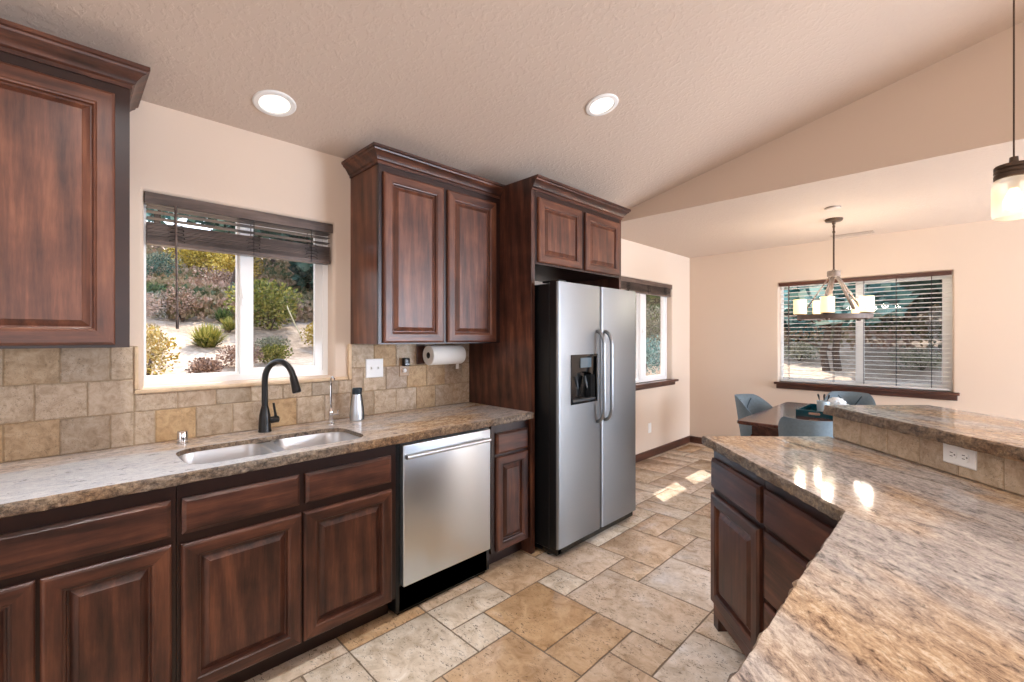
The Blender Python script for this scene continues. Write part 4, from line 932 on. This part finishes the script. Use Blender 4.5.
shrubs = [(-5.48, 1.56, .42, .36, L_yg, 'spiky yellow-green clump on the gravel seen through the sink window', True, 420),
 (-3.75, .66, .30, .62, L_yel, 'yellow bush at the left edge of the sink window view', False, 900),
 (-3.69, 1.16, .26, .24, L_mau, 'low mauve scrub nearest the sill of the sink window', False, 700),
 (-4.1, 1.72, .34, .32, L_mau, 'mauve scrub beside the window mullion at the sill', False, 700),
 (-7.14, .92, .5, .55, L_mau, 'rounded mauve bush at the back left of the gravel patch', False, 900),
 (-7.7, 1.6, .5, .62, L_mau, 'wide mauve bush behind the yellow-green clump', False, 900),
 (-9.6, 1.55, .42, .55, L_grn, 'small green bush on the bank left of the blind wand', False, 700),
 (-13.5, 1.95, .55, 1.0, L_dk, 'dark upright shrub high on the left of the hillside', False, 900),
 (-10.6, 2.62, .40, .8, L_grn, 'green spiky plant left of the dark trunk on the hill', True, 260),
 (-7.45, 2.2, .3, .42, L_grn, 'green tuft just left of the window mullion', True, 260),
 (-6.6, 2.1, .26, .32, L_yg, 'small yellow tuft left of the window mullion', True, 220),
 (-6.9, 2.85, .85, .95, L_yg, 'large olive green bush behind the right window pane', False, 1600),
 (-5.4, 3.2, .36, .5, L_yel, 'yellow bush low at the right edge of the sink window', False, 800),
 (-5.0, 2.3, .34, .3, L_gry, 'grey sage clump low in the right pane', False, 700),
 (-4.35, 2.2, .3, .28, L_yg, 'low yellowish groundcover at the sill of the right pane', False, 800),
 (-8.6, 3.7, .5, .6, L_gry, 'grey sage bush beneath the dark hillside tree', False, 800),
 (-15, 4.2, 1.1, 1.3, L_yel, 'golden bush high on the hillside beside the leaning trunk', False, 1200),
 (-18, 3.6, 1.3, 1.5, L_yel, 'broad golden bush near the top of the hillside', False, 1200),
 (-12.5, 3.35, .9, .8, L_mau, 'mauve scrub across the upper hillside', False, 900),
 (-17, 2.2, .9, .9, L_gry, 'grey sage mass on the upper left hillside', False, 900),
 (-12.0, 1.4, .6, .45, L_mau, 'mauve scrub at the upper left below the dark shrub', False, 800),
 (-9.4, 3.05, .5, .8, L_dk, 'dark bush at the foot of the leaning trunk', False, 900),
 (-2.7, 9.6, .7, .9, L_teal, 'blue-green bush close outside the window beyond the refrigerator', False, 1200),
 (-4.2, 12.0, 1.0, 1.3, L_gry, 'grey-green bush further out beyond the refrigerator window', False, 1200),
 (1.9, 13.6, .6, .5, L_gry, 'grey scrub on the bank outside the wide dining window', False, 800),
 (-.6, 14.2, .7, .5, L_gry, 'pale scrub on the bank left of the twin trunks', False, 800)]
for i, (x, y, ra, h, mt, lb, bl, n) in enumerate(shrubs): shrub(x, y, ra, h, mt, lb, 100+i, bl, n, 'shrubs on the hillside')
def tree(x, y, h, cr, mat, label, seed, trunks=((0, 0),), low=.3, n=2600, lean=(0, 0), leafsize=.3):
    z = H(x, y); rng = random.Random(seed); r = thing('hillside_tree', label, 'tree', (x, y, z), 'trees beyond the windows')
    for dx, dy in trunks:
        m = MB(); P = [(x+dx+lean[0]*t+rng.uniform(-.06, .06), y+dy+lean[1]*t+rng.uniform(-.06, .06), z-.1+h*.85*t) for t in [i/7 for i in range(8)]]; m.tube(P, [.05*h*.32*(1.15-t/8) for t in range(8)], 9); m.build('trunk', M_bark, r)
        m = MB()
        for k in range(9):
            t = rng.uniform(low, .95); b0 = Vector(P[min(7, int(t*7))]); a = rng.uniform(0, 2*PI); L = cr*rng.uniform(.4, .9)
            m.tube([b0, b0+Vector((math.cos(a)*L*.5, math.sin(a)*L*.5, L*.22)), b0+Vector((math.cos(a)*L, math.sin(a)*L, L*.28))], [.03, .02, .008], 6)
        m.build('branch', M_bark, r)
    m = MB()
    for k in range(14):
        a = rng.uniform(0, 2*PI); q = cr*.6*math.sqrt(rng.random()); zz = z+h*rng.uniform(low+.08, .95)
        foliage(m, (x+lean[0]*.6+q*math.cos(a), y+lean[1]*.6+q*math.sin(a), zz), cr*.5, cr*.5, h*.13, n//14, leafsize, rng)
    m.build('crown', mat, r, 0)
trees = [(-36, 4.6, 13, 3.2, L_teal, 'furthest blue-green pine on the skyline left of the sink window mullion', ((0, 0),), .03, 4600, (0, 0)),
 (-25.4, 7.1, 8.5, 1.8, L_dk, 'dark pine on the skyline behind the sink window mullion', ((0, 0),), .03, 4600, (0, 0)),
 (-10.6, 5.6, 3.4, 1.35, L_dk, 'dark tree with a bare trunk seen in the right pane of the sink window', ((0, 0),), .2, 3600, (0, 0)),
 (-10.6, 2.95, 2.9, .7, L_dk, 'dark leaning trunk tree beside the sink window mullion', ((0, 0),), .55, 900, (.4, .5)),
 (-20, 5.2, 6.0, 2.2, L_dk, 'dark tree on the crest behind the golden bushes', ((0, 0),), .3, 2600, (0, 0)),
 (-18, 9.9, 6.5, 2.3, L_teal, 'blue-green pine on the crest in the right pane', ((0, 0),), .03, 4600, (0, 0)),
 (-30, 10, 8.5, 3.2, L_dk, 'tall dark pine at the very top of the hill', ((0, 0),), .15, 2600, (0, 0)),
 (-25, 1.3, 6.8, 2.4, L_teal, 'blue-green pine at the top left of the hill', ((0, 0),), .2, 2400, (0, 0)),
 (-13.5, 6.1, 4.5, 1.7, L_dk, 'dark tree at the right edge of the sink window hillside', ((0, 0),), .25, 2200, (0, 0)),
 (-5.6, 15.2, 5.0, 1.8, L_grn, 'green tree beyond the window right of the refrigerator', ((0, 0),), .03, 4600, (0, 0)),
 (-8.4, 21.0, 6.5, 2.3, L_dk, 'dark tree beyond the window right of the refrigerator', ((0, 0),), .03, 4600, (0, 0)),
 (-14, 27, 8.0, 3.2, L_dk, 'distant dark tree beyond the refrigerator window', ((0, 0),), .03, 4600, (0, 0)),
 (.32, 12.9, 4.6, 1.9, L_teal, 'twin-trunk tree outside the wide dining window', ((-.07, 0), (.12, .06)), .22, 3600, (0, 0)),
 (-2.0, 17.2, 6.5, 1.9, L_teal, 'blue-green tree left of the twin-trunk tree', ((0, 0),), .03, 4600, (0, 0)),
 (3.2, 15.8, 6.5, 2.1, L_dk, 'dark tree right of the twin-trunk tree', ((0, 0),), .03, 4600, (0, 0)),
 (1.0, 21.0, 8.0, 2.5, L_dk, 'dark tree behind the twin-trunk tree', ((0, 0),), .03, 4600, (0, 0)),
 (6.4, 20.4, 7.5, 2.4, L_teal, 'blue-green tree at the right of the wide dining window', ((0, 0),), .03, 4600, (0, 0)),
 (-3.9, 23.4, 8.0, 2.3, L_dk, 'dark tree at the left of the wide dining window', ((0, 0),), .03, 4600, (0, 0)),
 (3.0, 27.5, 10, 3.3, L_teal, 'tall blue-green pine furthest behind the wide dining window', ((0, 0),), .03, 4600, (0, 0))]
for i, (x, y, h, cr, mt, lb, tk, low, n, ln) in enumerate(trees): tree(x, y, h, cr, mt, lb, 300+i, tk, low, n, ln, .24+.03*h)
L_mix = leaf('mixed_scrub', '#46543a', '#8a7a5c', '#a98a78'); m = MB(); rng = random.Random(77); ground_o = bpy.data.objects['ground_outside']
for k in range(32000):
    if k % 5 < 3: x = -7.6-30*rng.random()**1.7; y = -1+(-x)*rng.uniform(0, .75)
    else: y = 15.5+22*rng.random()**1.2; x = rng.uniform(-9, 9)
    z = H(x, y); q = Vector((x, y, z+rng.uniform(.0, .4))); s_ = rng.uniform(.08, .17)*(.6+.03*math.hypot(x, y)); d = Vector((rng.uniform(-1, 1), rng.uniform(-1, 1), 1.1)).normalized(); sd = d.cross(Vector((rng.uniform(-1, 1), rng.uniform(-1, 1), .2))).normalized()
    rn = min(1, max(0, .5+.9*mnoise.noise(Vector((x*.5, y*.5, 3)))+rng.uniform(-.25, .25)))
    for t_ in range(2): m.face([q, q+(d+sd*.8)*s_*.5, q+d*s_, q+(d-sd*.8)*s_*.5], 0, rn); sd = d.cross(sd)
tag(m.build('undergrowth', L_mix, ground_o, smooth=0), kind='stuff')
r = thing('bent_stake', 'pale bent stick leaning on the hillside in the right pane', 'stick', (-6.1, 3.2, H(-6.1, 3.2)))
m = MB(); z = H(-6.1, 3.2); m.tube([(-6.1, 3.2, z-.05), (-6.1, 3.05, z+.25), (-6.1, 2.92, z+.55)], .012, 8); m.build('shaft', simple('pale_stick', '#d9cda8', .8), r)
m = MB(); m.tube([(-6.1, 2.92, z+.55), (-6.1, 2.9, z+.62)], [.012, .004], 8); m.build('tip', simple('pale_stick_tip', '#e6ddc0', .8), r)
bpy.context.view_layer.update()
